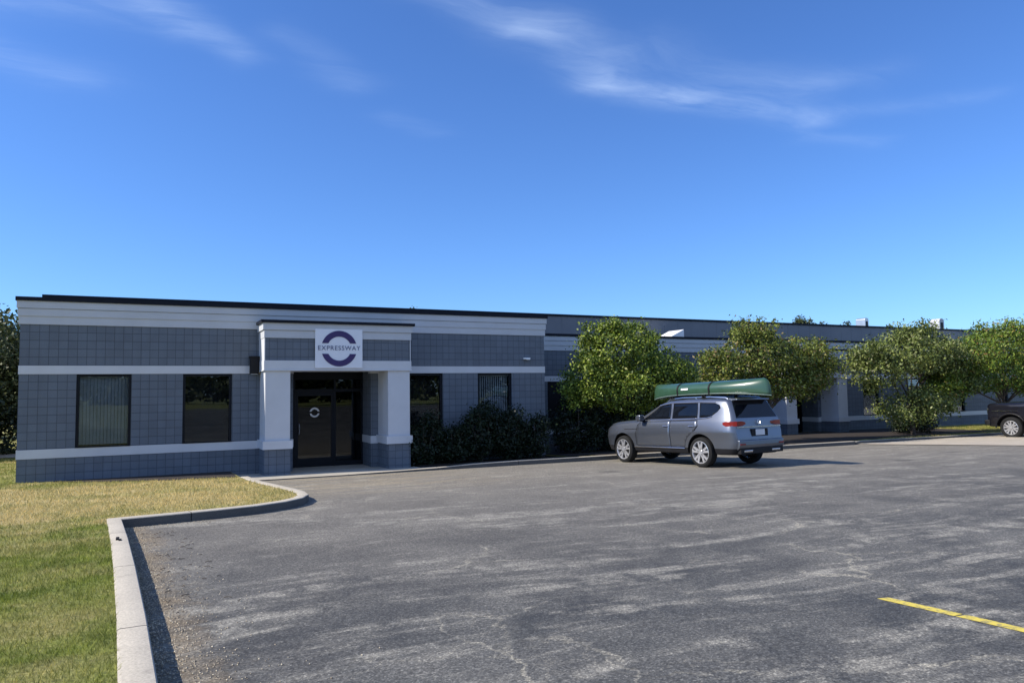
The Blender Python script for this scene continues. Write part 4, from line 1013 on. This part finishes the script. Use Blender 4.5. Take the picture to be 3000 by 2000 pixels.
for s_ in (1, -1): q = MB(); q.box(-1.155, -1.11, s_ * .66, s_ * .36, .40, .45); q.build('exhaust_trim', M['chrome'], suvr, bevel=.01)
for s_ in (1, -1): q = MB(); q.box(-1.165, -1.13, s_ * .80, s_ * .62, .58, .615); q.build('reflector', M['red'], suvr)
for s_ in (1, -1):
    q = MB(); vs = []
    q.prism([(2.02, 1.20), (2.20, 1.20), (2.22, 1.29), (2.15, 1.355), (2.02, 1.35)], s_ * .98, s_ * 1.16); mo = q.build('wing_mirror', M['silver'], suvr, bevel=.025)
    q = MB(); q.box(2.1, 2.18, s_ * .90, s_ * 1.0, 1.17, 1.23); q.box(2.03, 2.16, s_ * .995, s_ * 1.14, 1.185, 1.198); q.build('mirror_foot', M['black_plastic'], mo)
    q = MB(); q.box(3.55, 3.80, s_ * .62, s_ * .84, .76, .88); q.build('headlight', M['chrome'], suvr, bevel=.03)
    q = MB(); yy = s_ * .61
    q.tube([(1.45, yy, 1.70), (1.35, yy, 1.755), (.9, yy, 1.785), (-.1, yy, 1.78), (-.6, yy, 1.745), (-.68, yy, 1.71)], .019, 8)
    q.tube([(.4, yy, 1.72), (.4, yy, 1.78)], .018, 6); q.build('roof_rail', M['chrome'], suvr, smooth=True)
q = MB(); q.box(3.84, 3.915, -.6, .6, .52, .80); q.build('grille', M['black_plastic'], suvr, bevel=.01)
for cx_ in (1.28, .12):
    q = MB(); q.tube([(cx_, -.70, 1.815), (cx_, .70, 1.815)], .022, 8)
    for s_ in (1, -1): q.box(cx_ - .05, cx_ + .05, s_ * .58, s_ * .65, 1.76, 1.84)
    q.build('crossbar', M['black_plastic'], suvr)
for ax in (0, 2.98):
    for s_ in (1, -1): wheel(suvr, ax, s_ * .865, .385, .25, s_, .275)
# pose: rear-left wheel contact at world (15.40,-6.55); heading just off square to the wall
def place(root, xr, yr_, hx, hy, half):
    a = math.atan2(hy, hx); lx, ly = -math.sin(a), math.cos(a)
    ox, oy = xr - lx * half, yr_ - ly * half
    g0 = G(ox, oy); g1 = G(ox + math.cos(a) * 2.98, oy + math.sin(a) * 2.98)
    root.rotation_euler = Matrix.Rotation(a, 3, 'Z').to_euler() ; root.rotation_euler = (0, -math.atan2(g1 - g0, 2.98), a)
    root.location = (ox, oy, g0)
place(suvr, 15.40, -6.55, -.0955, .9943, .98)

# canoe, hull up, on the crossbars
cano = empty('canoe'); tag(cano, 'green canoe strapped upside down on the roof of the grey SUV', 'canoe')
cano.location = suvr.location; cano.rotation_euler = suvr.rotation_euler
def canoe_pt(t, f):     # t -1..1 along, f 0..1 from keel to gunwale
    b = .44 * (1 - abs(t) ** 2.4) ** .8; zg = -.10 * abs(t) ** 3 ; zk = .325 + .012 * t * t
    yy = b * math.sin(min(1, f * 1.25) * math.pi / 2) ** .72 * (1 if f < .8 else 1 - (f - .8) * .15)
    zz = zk + (zg - zk) * (f ** 1.9 if f < 1 else 1)
    xe = .5 * math.cos(f * math.pi * .5 - .15) * .22
    xx = 2.07 * t - (abs(t) ** 8) * (.20 * (1 - f) ** 2.2) * (1 if t > 0 else -1)
    return (xx, yy, zz)
q = MB(); nT, nF = 44, 12; vs = []
for i in range(nT + 1):
    t = -1 + 2 * i / nT
    for k in range(-nF, nF + 1):
        x, y, z = canoe_pt(t, abs(k) / nF); vs.append((x, y * (1 if k > 0 else -1) if k else 0, z))
w_ = 2 * nF + 1
q.add(vs, [(i * w_ + k, i * w_ + k + 1, (i + 1) * w_ + k + 1, (i + 1) * w_ + k) for i in range(nT) for k in range(2 * nF)])
CX, CZ = .56, 1.87
hull = q.build('hull', M['canoe'], cano, smooth=False, loc=(CX, 0, CZ)); hull.data.polygons.foreach_set('use_smooth', [True] * len(hull.data.polygons))
sm = hull.modifiers.new('s', 'SOLIDIFY'); sm.thickness = .008
for s_ in (1, -1): q = MB(); q.tube([(lambda p: (p[0], p[1] * s_, p[2]))(canoe_pt(-1 + 2 * i / 30, 1)) for i in range(31)], .013, 6); q.build('gunwale', M['gunwale'], cano, loc=(CX, 0, CZ))
for a, b in ((0, .42), (1.12, .33), (-1.12, .33)): q = MB(); q.box(a - .02, a + .02, -b, b, .0, .02); q.build('thwart', M['bark'], cano, loc=(CX, 0, CZ))
q = MB()
V_ = []
for tt in (.14, .27):
    for ff in (.68, .78): x, y, z = canoe_pt(tt, ff); V_.append((x, y + .008, z))
q.add(V_, [(0, 1, 3, 2)]); dd = q.build('decal', M['white'], cano, loc=(CX, .0, CZ)); sm = dd.modifiers.new('s', 'SOLIDIFY'); sm.thickness = .006
for cx_ in (1.28, .12):
    t0 = (cx_ - CX) / 2.07; q = MB(); vs = []; fs = []
    F = [(-1, 1.06)] + [(-1, 1 - k / 14) for k in range(15)] + [(1, k / 14) for k in range(1, 15)] + [(1, 1.06)]
    for s_, f in F:
        x, y, z = canoe_pt(t0, min(f, 1)); z -= .03 if f > 1 else 0
        for dx in (-.024, .024): vs.append((cx_ + dx, s_ * (y + .009), CZ + z + .008))
    fs = [(2 * i, 2 * i + 1, 2 * i + 3, 2 * i + 2) for i in range(len(F) - 1)]
    q.add(vs, fs); st = q.build('strap', M['black_plastic'], cano); sm = st.modifiers.new('s', 'SOLIDIFY'); sm.thickness = .005; sm.offset = 1

# black pick-up entering at the right edge
tr = empty('parked_pickup'); tag(tr, 'black pickup truck cut off by the right edge of the picture', 'truck')
TK = Car(zb=.46, belt0=1.30, bw=.955, tumble=.25, wb=3.3, wr=.43, arch=.54, archz=.97, clad=.58, x0=-1.2, x1=4.2, rs=-.6, fs=3.7,
         hw=[(-1.2, .93), (-1.1, .97), (0, .99), (3.4, .99), (3.9, .99), (4.15, .98), (4.2, .955)],
         belt=[(-1.2, 1.34), (.62, 1.34), (.66, 1.32), (4.0, 1.32), (4.2, 1.31)],
         zt=[(-1.2, 1.32), (.60, 1.32), (.68, 1.80), (.9, 1.85), (1.8, 1.86), (2.1, 1.80), (2.8, 1.44), (3.0, 1.42), (3.9, 1.41), (4.12, 1.40), (4.2, 1.37)],
         crown=[(-1.2, .01), (.6, .01), (.7, .03), (2.0, .05), (4.2, .03)], rear=[(-1.2, 0)], rearp=[(.3, -1.15), (.6, -1.2), (1.3, -1.18)], frontp=[(.3, 4.16), (.6, 4.2), (1.33, 4.20), (1.40, 4.18)],
         stations=[-1.2, -1.15, -1.0, -.7, -.35, 0, .35, .59, .61, .67, .8, 1.1, 1.5, 1.8, 1.95, 2.1, 2.35, 2.6, 2.8, 2.95, 3.1, 3.3, 3.5, 3.7, 3.85, 3.97, 4.08, 4.15, 4.2])
TK.body('body', [M['carblack'], M['black_plastic']], tr)
TK.patch('side_window', [(2.62, 1.32), (2.08, 1.70), (1.75, 1.74), (1.70, 1.31)], M['car_glass'], tr)
TK.patch('side_window', [(1.63, 1.31), (1.66, 1.74), (.92, 1.74), (.86, 1.30)], M['car_glass'], tr)
for s_ in (1, -1):
    q = MB(); pts = []
    for k in range(19):
        a = math.pi * k / 18; pts.append((3.3 + .57 * math.cos(a), s_ * 1.01, .43 + .56 * math.sin(a)))
    q.tube(pts, .032, 6); q.build('wheel_arch_flare', M['black_plastic'], tr)
    q = MB(); q.box(4.05, 4.225, s_ * .66, s_ * .95, .98, 1.20); q.build('headlight', M['chrome'], tr, bevel=.02)
    q = MB(); q.prism([(2.35, 1.28), (2.55, 1.28), (2.57, 1.45), (2.37, 1.47)], s_ * 1.0, s_ * 1.2); q.build('wing_mirror', M['black_plastic'], tr, bevel=.02)
    q = MB(); q.box(3.0, 4.0, s_ * .968, s_ * 1.0, 1.09, 1.115); q.build('side_trim', M['chrome'], tr)
q = MB(); q.box(4.15, 4.23, -.6, .6, .70, 1.06); q.build('grille', M['chrome'], tr, bevel=.01)
q = MB(); q.box(4.12, 4.34, -.97, .97, .54, .74); q.build('front_bumper', M['black_plastic'], tr, bevel=.03)
for s_ in (1, -1): q = MB(); q.box(.9, 2.7, s_ * 1.02, s_ * 1.10, .40, .44); q.build('side_step', M['black_plastic'], tr, bevel=.01)
for ax in (0, 3.3):
    for s_ in (1, -1): wheel(tr, ax, s_ * .89, .43, .28, s_, .27, spokes=6)
place(tr, 33.92, -3.66 - 3.3, -.02, 1.0, .98)
tr.location.z = G(33.7, -4) + .02
tr.rotation_euler = (0, R(1.2) * -1 * -1, math.atan2(1.0, -.02))
